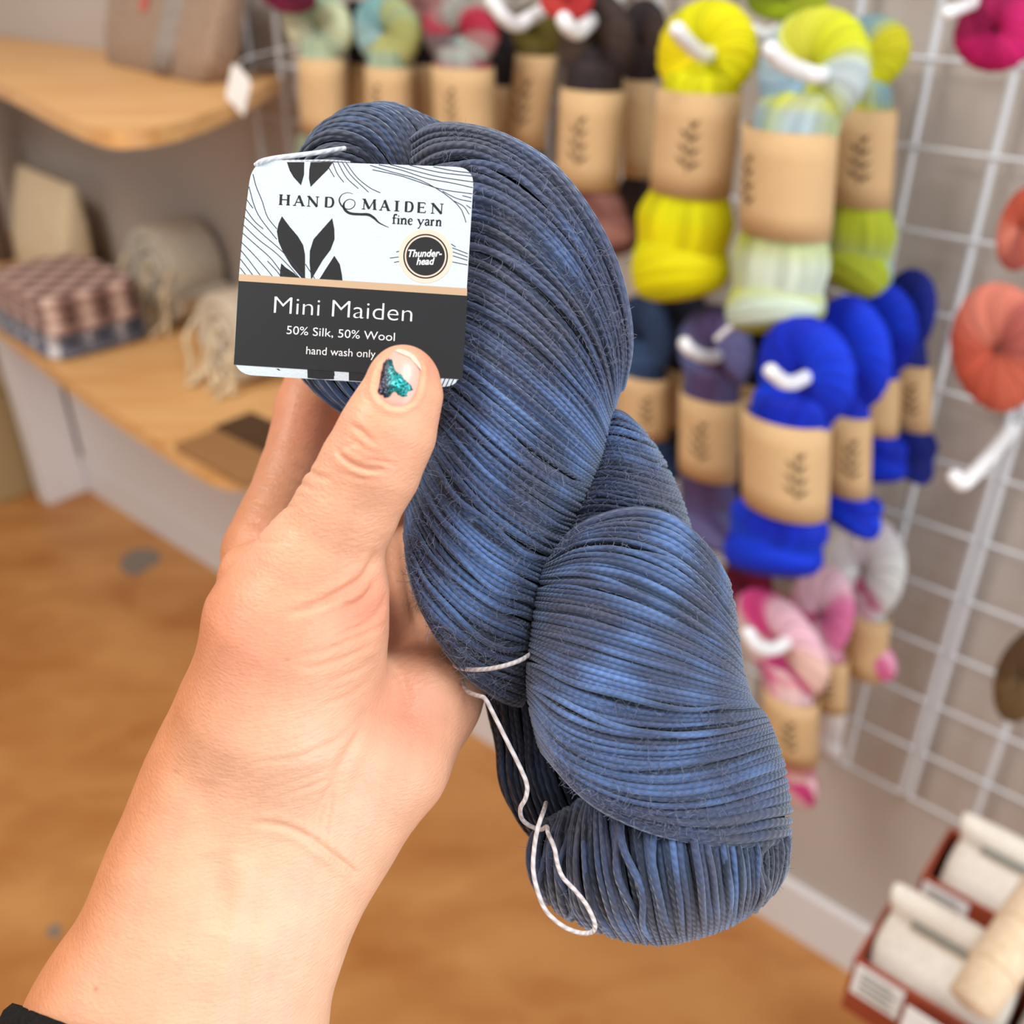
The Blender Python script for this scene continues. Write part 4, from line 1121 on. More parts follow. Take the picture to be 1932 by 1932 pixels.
def peg(label, pts, r=0.0042, group='white display pegs'):
    """hook wire from the wall: (px, py, off)"""
    P = np.array([wp(x, y, o) for x, y, o in pts]); Q = catmull(P, 40)
    o0 = Q[0]; tb = Tubes(); tb.add(Q - o0, r, False, 10)
    dq = (Q[-1] - Q[-2]) / np.linalg.norm(Q[-1] - Q[-2]); tb.add(np.array([Q[-1] - o0 + dq * r * q for q in (0, 0.4, 0.75, 0.95, 1.0)]), r * np.array([1, 0.92, 0.66, 0.3, 0.01]), False, 10)
    o = tb.build('display_peg', MATS['peg_white']); o.location = tuple(o0)
    return tag(o, label, 'peg', group)

SAGE = [(196,206,170),(150,176,150),(206,208,180),(168,190,164)]
TEAL = [(170,176,110),(120,170,176),(150,186,190),(186,186,120)]
REDG = [(170,40,66),(150,150,146),(176,60,80),(110,96,100),(170,190,184)]
YEL = [(236,230,6),(220,220,4),(240,222,2),(226,230,14)]
CHA = [(206,214,40),(214,218,70),(170,200,214),(150,184,206),(198,214,90),(190,208,214)]
PALE = [(210,230,214),(196,208,90),(220,236,220),(176,186,60),(206,224,206)]
BLU = [(10,56,220),(6,40,196),(14,70,232),(8,36,184)]
SLA = [(110,112,168),(84,72,120),(96,106,160),(76,50,84)]
PNK = [(238,190,206),(214,70,140),(244,214,220),(200,60,130),(240,200,190)]
WPK = [(222,226,226),(206,196,204),(230,232,232),(190,100,130)]
DRK = [(62,48,44),(44,36,40),(70,58,50),(50,42,46)]
hang('sage and cream skein, leftmost of the banded skeins under the frame top', 0.10, SAGE, (600,48,62,64), (608,108,612,250,108), (590,275,50,45), mark=None)
hang('skein with turquoise and moss green top, second kraft band from the left', 0.10, TEAL, (730,58,60,72), (735,124,737,246,110), (738,290,58,56), mark=0.05)
hang('grey skein with crimson streaks, third kraft band from the left', 0.12, REDG, (868,62,70,66), (873,124,878,262,136), (882,320,66,66), mark=0.15)
hang('olive skein with tilted kraft band, behind the dark brown skein', 0.05, [(92,84,30),(70,64,26),(104,92,36)], (1012,62,46,58), (1012,102,990,278,88), (980,330,45,55), mark=0.1)
hang('dark brown skein with wide kraft band, left of the yellow skein', 0.13, DRK, (1125,78,70,95), (1118,166,1108,350,136), (1152,415,54,80), mark=0.1, botcols=[(160,110,100),(140,92,86),(120,80,78)])
hang('blackish brown skein half hidden between brown and yellow skeins', 0.05, DRK, (1212,80,48,85), (1206,150,1204,332,66), (1200,400,46,74), mark=None)
hang('bright yellow skein with kraft band', 0.16, YEL, (1333,97,92,100), (1320,168,1302,360,172), (1284,452,100,130), mark=0.25, ang=(0.2, 0.5))
hang('olive green skein end at the top edge above the variegated skein', 0.07, [(150,170,20),(120,140,20),(160,176,40)], None, None, (1482,0,76,42))
hang('variegated chartreuse and pale blue skein with kraft band', 0.19, CHA, (1535,130,102,118), (1490,240,1480,438,186), (1465,535,96,106), mark=-0.6, ang=(0.6, 0.3), botcols=PALE)
hang('grey-blue and mustard skein behind the variegated one', 0.09, [(120,156,166),(130,160,164),(196,200,30),(206,204,36)], (1630,105,64,98), (1632,202,1622,384,122), (1622,470,70,96), mark=0.2, ang=(1.9, 0.5), botcols=[(190,206,60),(176,196,40),(160,190,206),(196,206,60)])
hang('dark denim blue skein half hidden behind the held skein', 0.11, [(44,66,104),(30,46,80),(56,84,124)], (1212,635,60,78), (1214,702,1214,814,108), (1238,860,50,58), mark=0.5)
hang('slate violet skein with kraft band, left of the royal blue skeins', 0.14, SLA, (1350,660,70,86), (1340,742,1335,890,124), (1336,955,58,86), mark=0.1)
hang('royal blue skein, frontmost of the four on its peg', 0.21, BLU, (1520,700,90,106), (1482,778,1480,952,176), (1460,1005,96,92), mark=0.55, group=None, ang=(0.4, 0.2))
hang('royal blue skein, second from the front of the four', 0.145, BLU, (1606,665,74,110), (1600,776,1598,926,92), (1604,946,66,58), mark=0.4, ang=(0.3, 0.1))
hang('royal blue skein, third from the front of the four', 0.09, BLU, (1665,620,64,92), (1658,704,1654,812,84), (1655,850,58,70), mark=None, ang=(0.3, 0.1))
hang('royal blue skein nearest the wall, its sprig-marked band clear at the right', 0.05, [(16,36,140),(14,30,120),(20,44,160)], (1710,590,52,86), (1718,682,1718,804,80), (1714,850,54,58), mark=0.25)
hang('dark raspberry skein end below the slate violet skein', 0.07, [(120,20,60),(96,16,50),(140,30,76)], (1410,1110,48,70), None, None)
hang('pink and white skein with kraft band, lowest and frontmost', 0.16, PNK, (1475,1210,74,100), (1492,1305,1492,1420,110), (1512,1470,36,58), mark=0.25, ang=(0.8, 0.0))
hang('magenta streaked pink skein, behind the frontmost pink one', 0.105, [(226,120,170),(240,200,216),(176,36,96),(236,190,206)], (1548,1155,60,96), (1568,1236,1566,1332,68), (1562,1386,30,50), mark=0.1, botcols=[(232,232,232),(224,214,218)])
hang('off-white skein with rose edge, nearest the wall in the pink row', 0.06, WPK, (1630,1070,74,102), (1640,1156,1630,1268,82), (1656,1232,40,48), mark=None, botcols=[(222,90,150),(240,170,200),(214,70,140)])
hang('magenta skein cut by the top right corner', 0.12, [(186,16,96),(150,12,76),(206,30,112)], None, None, (1882,58,76,78))
hang('salmon orange skein at the right edge, above the white hook', 0.13, [(206,104,82),(190,86,66),(216,128,110),(176,92,84)], (1928,430,42,84), None, (1884,655,84,126), ang=(0, 0.3))
hang('brown wool skein at the right edge, lower down', 0.12, [(110,86,56),(90,68,44),(124,98,66)], None, None, (1930,1275,46,98))
hang('burgundy skein end at the top, left of the sage skein', 0.14, [(110,16,56),(90,12,44)], None, None, (545,-6,50,32))
hang('dusty pink skein end at the top between turquoise and crimson skeins', 0.06, [(176,130,124),(150,104,104)], None, None, (790,12,46,40))
hang('coral red skein end at the top beside a white peg tip', 0.16, [(206,70,66),(186,52,54)], None, None, (1068,2, 50,38))

GAP_SHADE = [(36,34,40),(26,24,32),(44,40,44)]  # near-black skeins added to stand for the shade between neighbouring bands
hang('added near-black skein for the shade between the sage and turquoise bands', 0.055, GAP_SHADE, (674,60,34,60), (674,118,676,244,50), (678,290,32,50), mark=None)
hang('added near-black skein for the shade between the turquoise and crimson bands', 0.055, GAP_SHADE, (798,60,34,62), (798,120,800,250,50), (804,300,32,50), mark=None)
hang('added near-black skein for the shade between crimson and olive bands', 0.045, GAP_SHADE, (944,90,36,80), (946,160,946,270,54), (946,320,32,50), mark=None)
hang('added blackish navy skein for the shade behind the yellow skein bottom', 0.055, [(24,30,46),(18,22,36)], (1280,600,52,80), (1284,690,1284,800,80), (1290,850,44,52), mark=None)  # navy skeins added to darken the wall where the front rows shade it
hang('added blackish navy skein for the shade behind the slate violet and royal blue skeins', 0.055, [(22,28,52),(16,20,40)], (1425,630,52,82), (1428,720,1426,850,80), (1424,930,46,80), mark=None)

peg('white peg through the bright yellow skein', [(1420,60,0.0),(1345,100,0.16),(1318,98,0.2),(1290,72,0.235),(1278,56,0.245)], 0.0068, None)
peg('white peg through the variegated chartreuse skein', [(1650,90,0.0),(1560,138,0.19),(1510,132,0.23),(1470,112,0.26),(1454,94,0.27)], 0.0068, None)
peg('white peg through the slate violet skein', [(1430,620,0.0),(1360,668,0.14),(1328,672,0.18),(1302,660,0.205),(1292,648,0.21)], 0.0068, None)
peg('white peg through the royal blue skeins', [(1740,590,0.0),(1620,650,0.12),(1520,712,0.22),(1485,722,0.25),(1462,708,0.265),(1454,700,0.27)], 0.0068, None)
peg('white peg in the frontmost pink skein', [(1560,1140,0.0),(1490,1205,0.16),(1455,1225,0.2),(1425,1215,0.22),(1412,1195,0.225)], 0.008, None)
peg('white upturned peg above the crimson streaked skein', [(1130,-40,0.0),(1010,28,0.14),(975,46,0.17),(950,32,0.19),(928,2,0.2)], 0.0075, None)
peg('white peg tip under the coral red skein', [(1180,-20,0.0),(1110,44,0.15),(1090,60,0.18),(1072,50,0.20),(1064,38,0.205)], 0.008, None)
peg('white peg behind the olive green skein end', [(1500,40,0.0),(1470,55,0.06),(1445,66,0.10),(1420,58,0.12)], 0.006, None)
peg('empty white hook at the right, below the salmon skein', [(1915,790,0.0),(1905,815,0.03),(1862,868,0.11),(1826,905,0.16),(1812,912,0.17),(1802,900,0.175)], 0.0072, None)
peg('white double wire peg at the top right corner', [(1900,-30,0.0),(1850,0,0.10),(1815,14,0.16),(1788,24,0.19)], 0.005, None)
vs = [o for o in SK if o['label'].startswith('variegated')][0]
tb = Tubes(); tb.add(catmull(np.array([wp(1410, 590, 0.19), wp(1395, 605, 0.195), wp(1372, 622, 0.2), wp(1352, 640, 0.2)]), 16), 0.003, False, 8)
tl = tb.build('tie_end', MATS['peg_white']); tl.parent = vs; tl.matrix_parent_inverse = (__import__('mathutils').Matrix.Translation(vs.location) @ __import__('mathutils').Matrix.Rotation(-PHI, 4, 'Z')).inverted()
# ------------------------------------------------------------------ shelves at the left and what lies on them
m, nt, b, N, L = nodes('shelf_wood')
tc = N.new('ShaderNodeTexCoord'); mp = N.new('ShaderNodeMapping'); mp.inputs['Rotation'].default_value = (0, 0, PHI); mp.inputs['Scale'].default_value = (1.5, 14, 14); L.new(tc.outputs['Object'], mp.inputs[0])
t1 = N.new('ShaderNodeTexNoise'); t1.inputs['Scale'].default_value = 3; t1.inputs['Detail'].default_value = 5; L.new(mp.outputs[0], t1.inputs['Vector'])
rp = N.new('ShaderNodeValToRGB'); L.new(t1.outputs['Fac'], rp.inputs[0])
rp.color_ramp.elements[0].position = 0.3; rp.color_ramp.elements[0].color = (*srgb(206, 152, 92), 1); rp.color_ramp.elements[1].position = 0.75; rp.color_ramp.elements[1].color = (*srgb(232, 188, 130), 1)
L.new(rp.outputs[0], b.inputs['Base Color']); b.inputs['Roughness'].default_value = 0.45
ZL, ZU = 0.70, 1.15
def shelf(name, pts, z, th, label, wallend):
    P = np.array([hz(x, y, z) for x, y in pts]); P = np.vstack([P[:1] + [[-1.2, 0.05]], P])
    P = catmull(P, 60); P = np.vstack([[P[0, 0], 0.004], P, [wallend, 0.004]])
    n = len(P); root = empty(name, pw(P[:, 0].mean(), 0.1, z), label, 'shelf'); o = np.array(root.location)
    V = [pw(a, of, z) - o for a, of in P] + [pw(a, of, z - th) - o for a, of in P]
    fs = [tuple(range(n)), tuple(range(n, 2 * n))[::-1]] + [(i, n + i, n + (i + 1) % n, (i + 1) % n) for i in range(n)]
    ob = make('board', np.array(V), fs, MATS['shelf_wood'], root, smooth=False)
    import bmesh
    bm = bmesh.new(); bm.from_mesh(ob.data); bmesh.ops.recalc_face_normals(bm, faces=bm.faces); bm.to_mesh(ob.data); bm.free()
    return root, o, P
sl, slo, SP = shelf('wall_shelf', [(-160,500),(0,618),(150,732),(260,806),(340,856),(400,888),(450,896),(500,884),(540,850),(580,800)], ZL, 0.026, 'curved pale wooden shelf carrying rolled blankets and plaid fabric', hz(600, 770, ZL)[0])
su, suo, UPo = shelf('wall_shelf', [(-160,90),(0,158),(110,212),(180,240),(240,246),(330,232),(430,196),(520,150),(580,118)], ZU, 0.02, 'curved pale wooden upper shelf carrying tweed pouches', hz(600, 105, ZU)[0])
boxw('bracket', -1.72, -1.69, 0.0, 0.2, ZU - 0.09, ZU - 0.021, 'white_paint', su, suo)
# white upright under the lower shelf
leg = empty('shelf_support', pw(-2.47, 0.08, 0.0), 'white painted upright under the lower shelf', 'shelf support'); lo_ = np.array(leg.location)
boxw('upright', -2.50, -2.44, 0.015, 0.13, 0.0, ZL - 0.028, 'white_paint', leg, lo_, 0.004)

def loft(name, secs, mat, parent, nv=32, pw_=0.35, cap=True):
    """stack of rounded rectangles; secs = (centre xyz, half x vec, half y vec)"""
    v = np.arange(nv) / nv * 2 * math.pi
    cx = np.sign(np.cos(v)) * np.abs(np.cos(v)) ** pw_; sy = np.sign(np.sin(v)) * np.abs(np.sin(v)) ** pw_
    if cap:
        secs = [(secs[0][0], np.asarray(secs[0][1]) * q, np.asarray(secs[0][2]) * q) for q in (0.02, 0.5, 0.92)] + list(secs) + [(secs[-1][0], np.asarray(secs[-1][1]) * q, np.asarray(secs[-1][2]) * q) for q in (0.92, 0.5, 0.02)]
    V = np.array([np.asarray(c) + cx[:, None] * np.asarray(x) + sy[:, None] * np.asarray(y) for c, x, y in secs])
    n = len(secs); fs = [tuple(q) for q in grid_faces(n, nv, False, True)]
    if cap: fs += [tuple(range(nv))[::-1], tuple(range((n - 1) * nv, n * nv))]
    return make(name, V.reshape(-1, 3), fs, MATS[mat] if isinstance(mat, str) else mat, parent)

def cloth(name, c1, c2, scale, c3=None, rough=0.95, kind='tweed'):
    m, nt, b, N, L = nodes(name)
    tc = N.new('ShaderNodeTexCoord')
    if kind == 'plaid':
        sx = N.new('ShaderNodeSeparateXYZ'); L.new(tc.outputs['Object'], sx.inputs[0])
        outs = []
        for ax in (0, 1):
            mm = N.new('ShaderNodeMath'); mm.operation = 'MULTIPLY'; mm.inputs[1].default_value = scale; L.new(sx.outputs[ax], mm.inputs[0])
            sn = N.new('ShaderNodeMath'); sn.operation = 'SINE'; L.new(mm.outputs[0], sn.inputs[0])
            mr = N.new('ShaderNodeMapRange'); mr.inputs[1].default_value = -0.3; mr.inputs[2].default_value = 0.3; L.new(sn.outputs[0], mr.inputs[0]); outs.append(mr.outputs[0])
        ad = N.new('ShaderNodeMath'); ad.operation = 'ADD'; L.new(outs[0], ad.inputs[0]); L.new(outs[1], ad.inputs[1])
        hf_ = N.new('ShaderNodeMath'); hf_.operation = 'MULTIPLY'; hf_.inputs[1].default_value = 0.5; L.new(ad.outputs[0], hf_.inputs[0]); fac = hf_.outputs[0]
    else:
        t = N.new('ShaderNodeTexNoise'); t.inputs['Scale'].default_value = scale; t.inputs['Detail'].default_value = 5; L.new(tc.outputs['Object'], t.inputs['Vector']); fac = t.outputs['Fac']
    rp = N.new('ShaderNodeValToRGB'); L.new(fac, rp.inputs[0])
    rp.color_ramp.elements[0].position = 0.3 if kind != 'plaid' else 0.05; rp.color_ramp.elements[1].position = 0.7 if kind != 'plaid' else 0.95
    rp.color_ramp.elements[0].color = (*srgb(*c1), 1); rp.color_ramp.elements[1].color = (*srgb(*c2), 1)
    if c3: e = rp.color_ramp.elements.new(0.5); e.color = (*srgb(*c3), 1)
    L.new(rp.outputs[0], b.inputs['Base Color']); b.inputs['Roughness'].default_value = rough; b.inputs['Specular IOR Level'].default_value = 0.15; b.inputs['Sheen Weight'].default_value = 0.15
cloth('tweed_brown', (120,98,82), (176,150,130), 260, (150,126,108))
cloth('tweed_grey', (120,112,106), (164,154,146), 260)
cloth('wool_dark', (70,56,46), (100,82,68), 120)
cloth('linen_cream', (196,176,142), (220,202,170), 180)
cloth('wool_beige', (190,176,156), (214,200,178), 90)
cloth('wool_grey', (176,168,152), (202,192,174), 90)
cloth('plaid_brown', (96,70,62), (206,176,162), 150, (150,118,108), kind='plaid')
cloth('plaid_navy', (54,62,84), (206,202,206), 150, (110,112,126), kind='plaid')
plain('leather', srgb(74, 50, 32), 0.5, 0.4, noise=0.15, nscale=20)
plain('tan_board', srgb(150, 110, 70), 0.7, 0.3)
plain('paper_tag', srgb(236, 238, 240), 0.6, 0.3)
plain('red_thread', srgb(196, 96, 84), 0.8, 0.2)
plain('olive_box', srgb(170, 146, 106), 0.8, 0.2)

A_, O_ = WT, -WN          # along the wall to the right; away from the wall into the room
Z_ = np.array([0, 0, 1.0])

# tweed pouch on the upper shelf, leaning back, with its price tag
def pouch(name, label, base_px, zs, w, d, h, lean, yaw, mat, group=None, top=0.35, flare=0.0):
    a, of = hz(base_px[0], base_px[1], zs); root = empty(name, pw(a, of, zs), label, 'pouch', group)
    cy, sy = math.cos(yaw), math.sin(yaw); X = A_ * cy + O_ * sy; Y = -O_ * cy + A_ * sy       # X across, Y to the back
    secs = []
    for t, kw, kd in ((0.0, .93, .80), (0.03, 1.0, .95), (0.3, 1.02, 1.0), (0.6, 1.0, .8), (0.85, .97, .5), (0.97, .95, top * .6), (1.0, .93, top * .3)):
        c = Y * (d * 0.5 + lean * t * h) + Z_ * (t * h)
        secs.append((c, X * w / 2 * kw * (1 + flare * t), Y * d / 2 * kd))
    loft('body', secs, mat, root)
    c = Y * (d * 0.5 + lean * h) + Z_ * (h * 1.0)
    tb = Tubes(); tb.add(np.array([c - X * w * 0.46, c, c + X * w * 0.46]), 0.003, False, 8); tb.build('zip', MATS['wool_dark'], root)
    return root, X, Y
p1, X1, Y1 = pouch('tweed_pouch', 'brown tweed zip pouch with white price tag on the upper shelf', (272, 138), ZU, 0.37, 0.07, 0.16, 0.30, 0.14, 'tweed_brown', flare=0.2)
loft('side_panel', [(X1 * 0.068 + Y1 * (0.0 + 0.0525 * t * 1.0) + Z_ * (0.012 + t * 0.12) - Y1 * 0.002 * (1 - t), X1 * 0.03, Y1 * 0.004) for t in (0, 0.3, 0.6, 1)], 'tweed_grey', p1)
make('woven_patch', np.array([X1 * x + Y1 * (0.0535 * z / 0.15 + 0.0105) * 1.0 - Y1 * 0.012 + Z_ * z for x, z in ((-0.045, .085), (-0.02, .085), (-0.02, .11), (-0.045, .11))]), [(0, 1, 2, 3)], MATS['red_thread'], p1, smooth=False)
def price_tag(label, px, off_px, z, size):
    a, of = hz(off_px[0], off_px[1], ZU); base = pd(px[0], px[1], ((pw(a, of, ZU) - CAM) @ FW) * 0.88)
    root = empty('price_tag', base, label, 'price tag')
    ca, sa = math.cos(-0.55), math.sin(-0.55); X = A_ * ca + Z_ * sa; Y = -A_ * sa + Z_ * ca
    w, h = size; nrm = O_
    c = [(-w, -h), (w, -h), (w, h * .8), (w * .6, h), (-w * .6, h), (-w, h * .8)]
    V = [X * x + Y * y + nrm * 0.0006 for x, y in c] + [X * x + Y * y - nrm * 0.0006 for x, y in c]
    make('card', np.array(V), [tuple(range(6)), tuple(range(6, 12))[::-1]] + [(i, 6 + i, 6 + (i + 1) % 6, (i + 1) % 6) for i in range(6)], MATS['paper_tag'], root, smooth=False)
    tb = Tubes(); tb.add(catmull(np.array([Y * h * .85, Y * h * 1.5 - X * 0.004, Y * h * 1.9 - A_ * 0.014 - O_ * 0.06, Y * h * 2.2 - A_ * 0.02 - O_ * 0.14]), 16), 0.0006, False, 6); tb.build('string', MATS['paper_tag'], root)
    return root
price_tag('white price tag dangling from the brown tweed pouch over the shelf edge', (450, 168), (420, 160), ZU, (0.020, 0.026))
pouch('tweed_pouch', 'dark grey-brown tweed pouch behind the tagged one', (520, 62), ZU, 0.13, 0.05, 0.15, 0.2, 0.1, 'wool_dark')
pouch('tweed_pouch', 'dark felt pouch in the top left corner', (-10, 34), ZU, 0.10, 0.05, 0.12, 0.1, 0.1, 'wool_dark')

# things on the lower shelf
def folded(name, label, base_px, w, d, layers, lh, mat, yaw, z0):
    a, of = hz(base_px[0], base_px[1], z0); root = empty(name, pw(a, of, z0), label, 'folded blanket')
    cy, sy = math.cos(yaw), math.sin(yaw); X = A_ * cy + O_ * sy; Y = -O_ * cy + A_ * sy
    for i in range(layers):
        z = i * lh; k = 1 - 0.02 * (i % 2)
        secs = [(Y * d / 2 + X * w * 0 + Z_ * (z + lh * t), X * w / 2 * k * kk, Y * d / 2 * k * kk) for t, kk in ((0.02, .93), (0.12, .98), (0.35, 1.0), (0.65, 1.0), (0.88, .98), (0.98, .93))]
        loft('fold', secs, mat, root, pw_=0.25)
    return root
folded('folded_blanket', 'folded navy and white plaid blanket at the bottom of the stack', (40, 652), 0.27, 0.19, 2, 0.026, 'plaid_navy', 0.05, ZL)
folded('folded_blanket', 'folded brown and pink plaid blanket on top of the navy one', (36, 608), 0.26, 0.18, 3, 0.022, 'plaid_brown', 0.05, ZL + 0.0525)
pouch('linen_pouch', 'cream linen pouch standing behind the plaid stack', (66, 516), ZL + 0.0, 0.30, 0.08, 0.20, 0.15, 0.1, 'linen_cream', top=0.5)
pouch('dark_bag', 'brown leather board bag leaning behind the cream pouch', (250, 498), ZL, 0.24, 0.03, 0.30, 0.05, 0.05, 'leather')
pouch('dark_bag', 'dark brown bag at the left edge under the upper shelf', (-30, 486), ZL, 0.16, 0.04, 0.34, 0.05, 0.05, 'wool_dark')

def roll(name, label, base_px, r, ln, mat, fringe_n, turns=3.2):
    a, of = hz(base_px[0], base_px[1], ZL); root = empty(name, pw(a, of, ZL), label, 'rolled blanket')
    t = np.linspace(0, 1, 110); th_ = -math.pi / 2 + turns * 2 * math.pi * t
    rr = r * (0.16 + 0.84 * t ** 0.8); w = r * 0.22
    V = []
    for y in (0.0, 0.006, ln - 0.006, ln):
        e = 0.012 if y in (0.0, ln) else 0.0
        for s in (1, 0):
            R = rr - (0 if s else w) - (e * 0.3 if s else -e * 0.3)
            V.append(np.stack([R * np.cos(th_), np.full_like(t, y), R * np.sin(th_) + r], -1))
    V = np.array(V); n = 110                      # 8 rows: outer/inner per y
    P = V[..., 0:1] * A_ + V[..., 1:2] * (-O_) + V[..., 2:3] * Z_
    ordr = [1, 0, 2, 4, 6, 7, 5, 3]
    P = P[ordr]
    fs = [tuple(q) for q in grid_faces(8, n, True, False)] + [tuple(i * n for i in range(8)), tuple(i * n + n - 1 for i in range(8))[::-1]]
    make('cloth_roll', P.reshape(-1, 3), fs, MATS[mat], root)
    for i in range(fringe_n):
        x = r * (-0.9 + 1.8 * (i + 0.5) / fringe_n); tb = Tubes(); zt_ = r * (0.9 + 0.35 * math.cos(i * 2.1))
        l = r * 1.05
        q = [A_ * x + O_ * 0.002 + Z_ * zt_, A_ * (x + .004 * math.sin(i)) + O_ * (0.022 + .004 * math.cos(i * 3)) + Z_ * (zt_ - l * .35), A_ * (x + .008 * math.sin(i * 1.7)) + O_ * 0.024 + Z_ * (zt_ * 0.35), A_ * (x + .012 * math.sin(i * 2.7)) + O_ * (0.03 + .014 * (i % 3)) + Z_ * 0.005]
        tb.add(catmull(np.array(q), 14), np.linspace(0.0035, 0.005, 14), False, 7); tb.build('tassel', MATS['linen_cream'], root)
    return root
roll('rolled_blanket', 'large grey wool blanket roll with fringe, behind the label card', (305, 612), 0.098, 0.105, 'wool_grey', 7)
roll('rolled_blanket', 'smaller beige wool blanket roll with fringe, nearer the shelf end', (430, 722), 0.080, 0.14, 'wool_beige', 7)
nb = empty('notebook', pw(*hz(440, 856, ZL), ZL), 'flat brown notebook with dark flap at the shelf end', 'notebook'); nbo = np.array(nb.location)
aa, oo = hz(440, 856, ZL)
boxw('cover', aa - 0.07, aa + 0.10, oo - 0.02, oo + 0.05, ZL + 0.0003, ZL + 0.012, 'tan_board', nb, nbo, 0.002)
boxw('flap', aa - 0.07, aa + 0.10, oo - 0.085, oo - 0.018, ZL + 0.0003, ZL + 0.016, 'leather', nb, nbo, 0.002)
bx = empty('storage_box', pw(-2.75, 0.12, 0), 'beige storage box under the lower shelf at the left edge', 'storage box'); bxo = np.array(bx.location)
boxw('box_body', -2.96, -2.55, 0.02, 0.26, 0.001, 0.30, 'olive_box', bx, bxo, 0.006)
boxw('lid', -2.965, -2.545, 0.016, 0.265, 0.301, 0.34, 'olive_box', bx, bxo, 0.006)
# ------------------------------------------------------------------ bagged goods in red-brown trays at the lower right
plain('tray_red', srgb(150, 66, 42), 0.55, 0.4, noise=0.1, nscale=15)
cloth('muslin', (214,206,194), (236,230,220), 300)
cloth('cream_canvas', (216,190,158), (236,214,186), 200)
plain('print_and_shade_grey', srgb(150, 152, 146), 0.8, 0.2)  # grey of the label print and of the shade line painted on bags
def corner(px, py, s):
    p = pd(px, py, s); return p @ WT, DW - p @ WN, p[2]
def tray(label, px, py, s, la, lo, h, text_rows=True):
    """open tray: px = its room-side left top corner"""
    a, of, z = corner(px, py, s); t = 0.004
    root = empty('display_tray', pw(a + la / 2, of - lo / 2, z - h), label, 'display tray'); o = np.array(root.location)
    boxw('tray_bottom', a, a + la, of - lo, of, z - h, z - h + t, 'tray_red', root, o)
    boxw('tray_side', a, a + la, of - t, of, z - h + t, z, 'tray_red', root, o, 0.001)
    boxw('tray_side', a, a + la, of - lo, of - lo + t, z - h + t, z, 'tray_red', root, o, 0.001)
    boxw('tray_side', a, a + t, of - lo + t, of - t, z - h + t, z, 'tray_red', root, o, 0.001)
    boxw('tray_side', a + la - t, a + la, of - lo + t, of - t, z - h + t, z, 'tray_red', root, o, 0.001)
    lb = boxw('front_label', a + 0.004, a + 0.046, of + 0.0002, of + 0.0012, z - 0.042, z - 0.004, 'paper_tag', root, o)
    for i in range(4):
        boxw('label_print', a + 0.010, a + 0.04 - 0.004 * (i % 2), of + 0.0013, of + 0.0017, z - 0.036 + i * 0.0075, z - 0.0325 + i * 0.0075, 'print_and_shade_grey', lb, o)
    return a, of, z
def goods(label, a, of, z, w, d, h, lean=0.0):
    """small filled muslin bag with a pinched, folded top"""
    root = empty('muslin_bag', pw(a, of, z), label, 'muslin bag')
    X, Y = A_, -O_
    secs = [(Y * (lean * t * h) + Z_ * (t * h), X * w / 2 * kw, Y * d / 2 * kd) for t, kw, kd in ((0, .9, .9), (.06, 1, 1), (.35, 1.02, 1.05), (.6, 1.0, .8), (.74, .95, .35), (.80, .93, .25), (.88, 1.0, .4), (.97, 1.04, .3), (1, 1.03, .1))]
    loft('bag_body', secs, 'muslin', root)
    boxo = np.array(root.location)
    tb = Tubes(); th_ = np.linspace(0, 2 * math.pi, 24, endpoint=False)
    c = Y * lean * .77 * h + Z_ * .77 * h
    tb.add(np.array([c + X * w * .475 * np.cos(q) + Y * d * .17 * np.sin(q) for q in th_]), 0.0016, True, 6); tb.build('drawstring', MATS['cream_canvas'], root)
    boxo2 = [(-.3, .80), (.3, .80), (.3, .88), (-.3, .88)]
    make('shade_strip', np.array([X * x * w + Y * (lean * yy * h - d * .215) + Z_ * yy * h for x, yy in boxo2]), [(0, 1, 2, 3)], MATS['print_and_shade_grey'], root, smooth=False)  # grey strip painting in the shade line under the bag top
    return root
S1 = 0.84
a1, o1, z1 = tray('red-brown tray with white front label at the bottom right corner', 1612, 1806, S1, 0.20, 0.075, 0.07)
goods('white muslin bag in the front tray, beside its front label', a1 + 0.062, o1 - 0.038, z1 - 0.0655, 0.112, 0.056, 0.118, 0.1)
goods('white muslin bag in the front tray at the right edge', a1 + 0.162, o1 - 0.038, z1 - 0.0655, 0.07, 0.056, 0.112, 0.1)
a2, o2, z2 = tray('red-brown tray with muslin bag, farther back towards the wall', 1738, 1650, 0.913, 0.20, 0.075, 0.07)
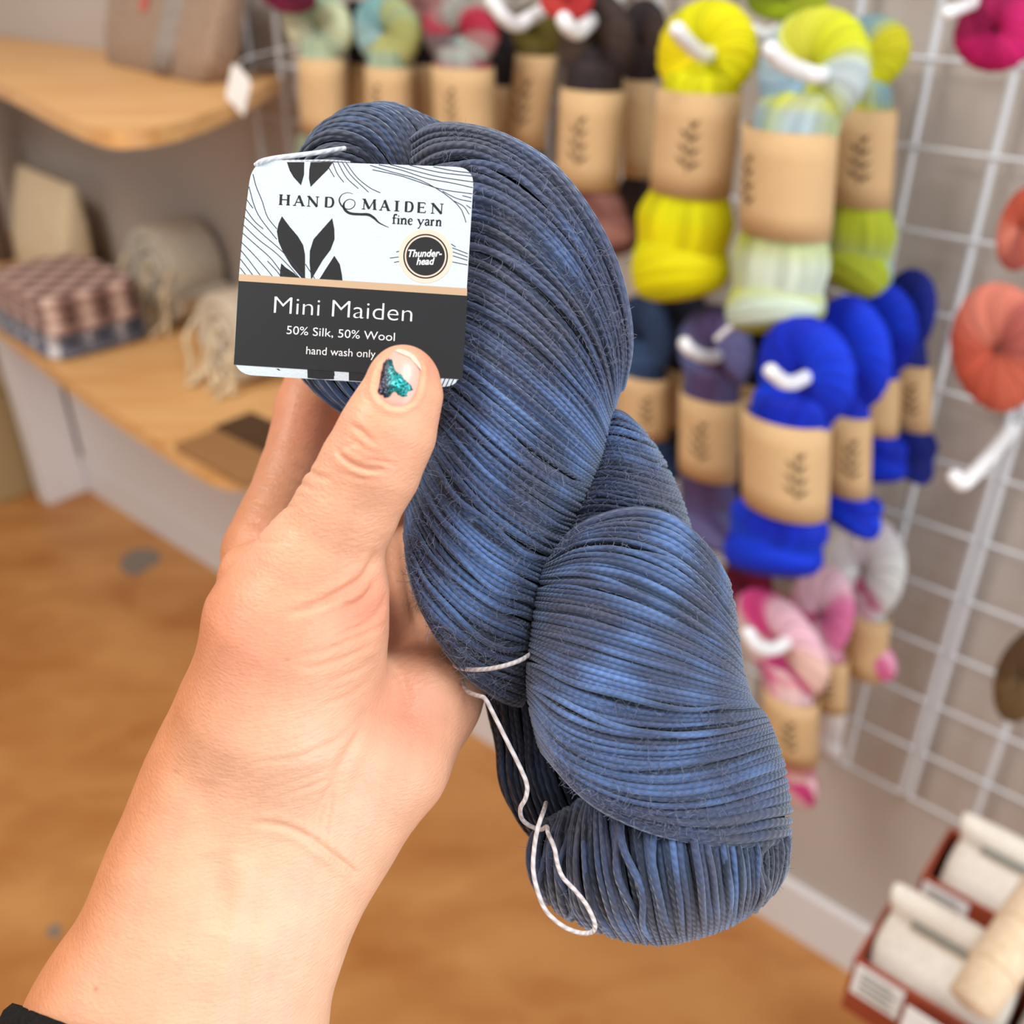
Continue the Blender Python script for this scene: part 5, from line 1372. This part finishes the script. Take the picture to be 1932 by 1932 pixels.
goods('white muslin bag in the rear tray', a2 + 0.07, o2 - 0.038, z2 - 0.0655, 0.115, 0.056, 0.115, 0.1)
goods('white muslin bag in the rear tray, cut by the right edge', a2 + 0.16, o2 - 0.038, z2 - 0.0655, 0.06, 0.056, 0.11, 0.1)
# canvas roll leaning over the front tray and a blank card in front
r0 = pd(1830, 1900, 0.75); r1 = pd(2000, 1640, 0.80)
cr = empty('canvas_roll', r0, 'cream canvas roll leaning across the trays', 'canvas roll'); tb = Tubes()
dv = (r1 - r0); tb.add(np.array([dv * q for q in (0, 0.02, 0.3, 0.7, 0.98, 1.0)]), [0.001, 0.018, 0.019, 0.019, 0.018, 0.001], False, 28); tb.build('roll', MATS['cream_canvas'], cr)
for q in (0.25, 0.55):
    tb = Tubes(); T_v = dv / np.linalg.norm(dv); n1 = np.cross(T_v, Z_); n1 /= np.linalg.norm(n1); n2 = np.cross(T_v, n1)
    tb.add(np.array([dv * q + 0.0196 * (n1 * math.cos(w) + n2 * math.sin(w)) for w in np.linspace(0, 2 * math.pi, 28, endpoint=False)]), 0.0012, True, 6); tb.build('tie_string', MATS['cream_canvas'], cr)
ac, oc, zc_ = corner(1712, 1896, 0.80)
cd = empty('price_card', pw(ac + 0.04, oc, zc_ - 0.06), 'blank white price card standing in front of the front tray', 'price card'); cdo = np.array(cd.location)
boxw('card_face', ac, ac + 0.078, oc, oc + 0.0012, zc_ - 0.06, zc_, 'paper_tag', cd, cdo)
boxw('card_foot', ac, ac + 0.078, oc - 0.02, oc + 0.02, zc_ - 0.062, zc_ - 0.06, 'paper_tag', cd, cdo)
# low display table that carries the trays (only its goods reach into the photograph)
zt0 = z1 - 0.07 - 0.001
tbl = empty('display_table', pw(0.17, 0.33, 0.0), 'low white table under the red-brown trays', 'table'); to = np.array(tbl.location)
boxw('table_top', -0.05, 0.42, 0.22, 0.455, zt0 - 0.022, zt0, 'white_paint', tbl, to, 0.003)
for qa in (-0.03, 0.38):
    for qo in (0.235, 0.415): boxw('leg', qa, qa + 0.03, qo, qo + 0.03, 0.0, zt0 - 0.022, 'white_paint', tbl, to)
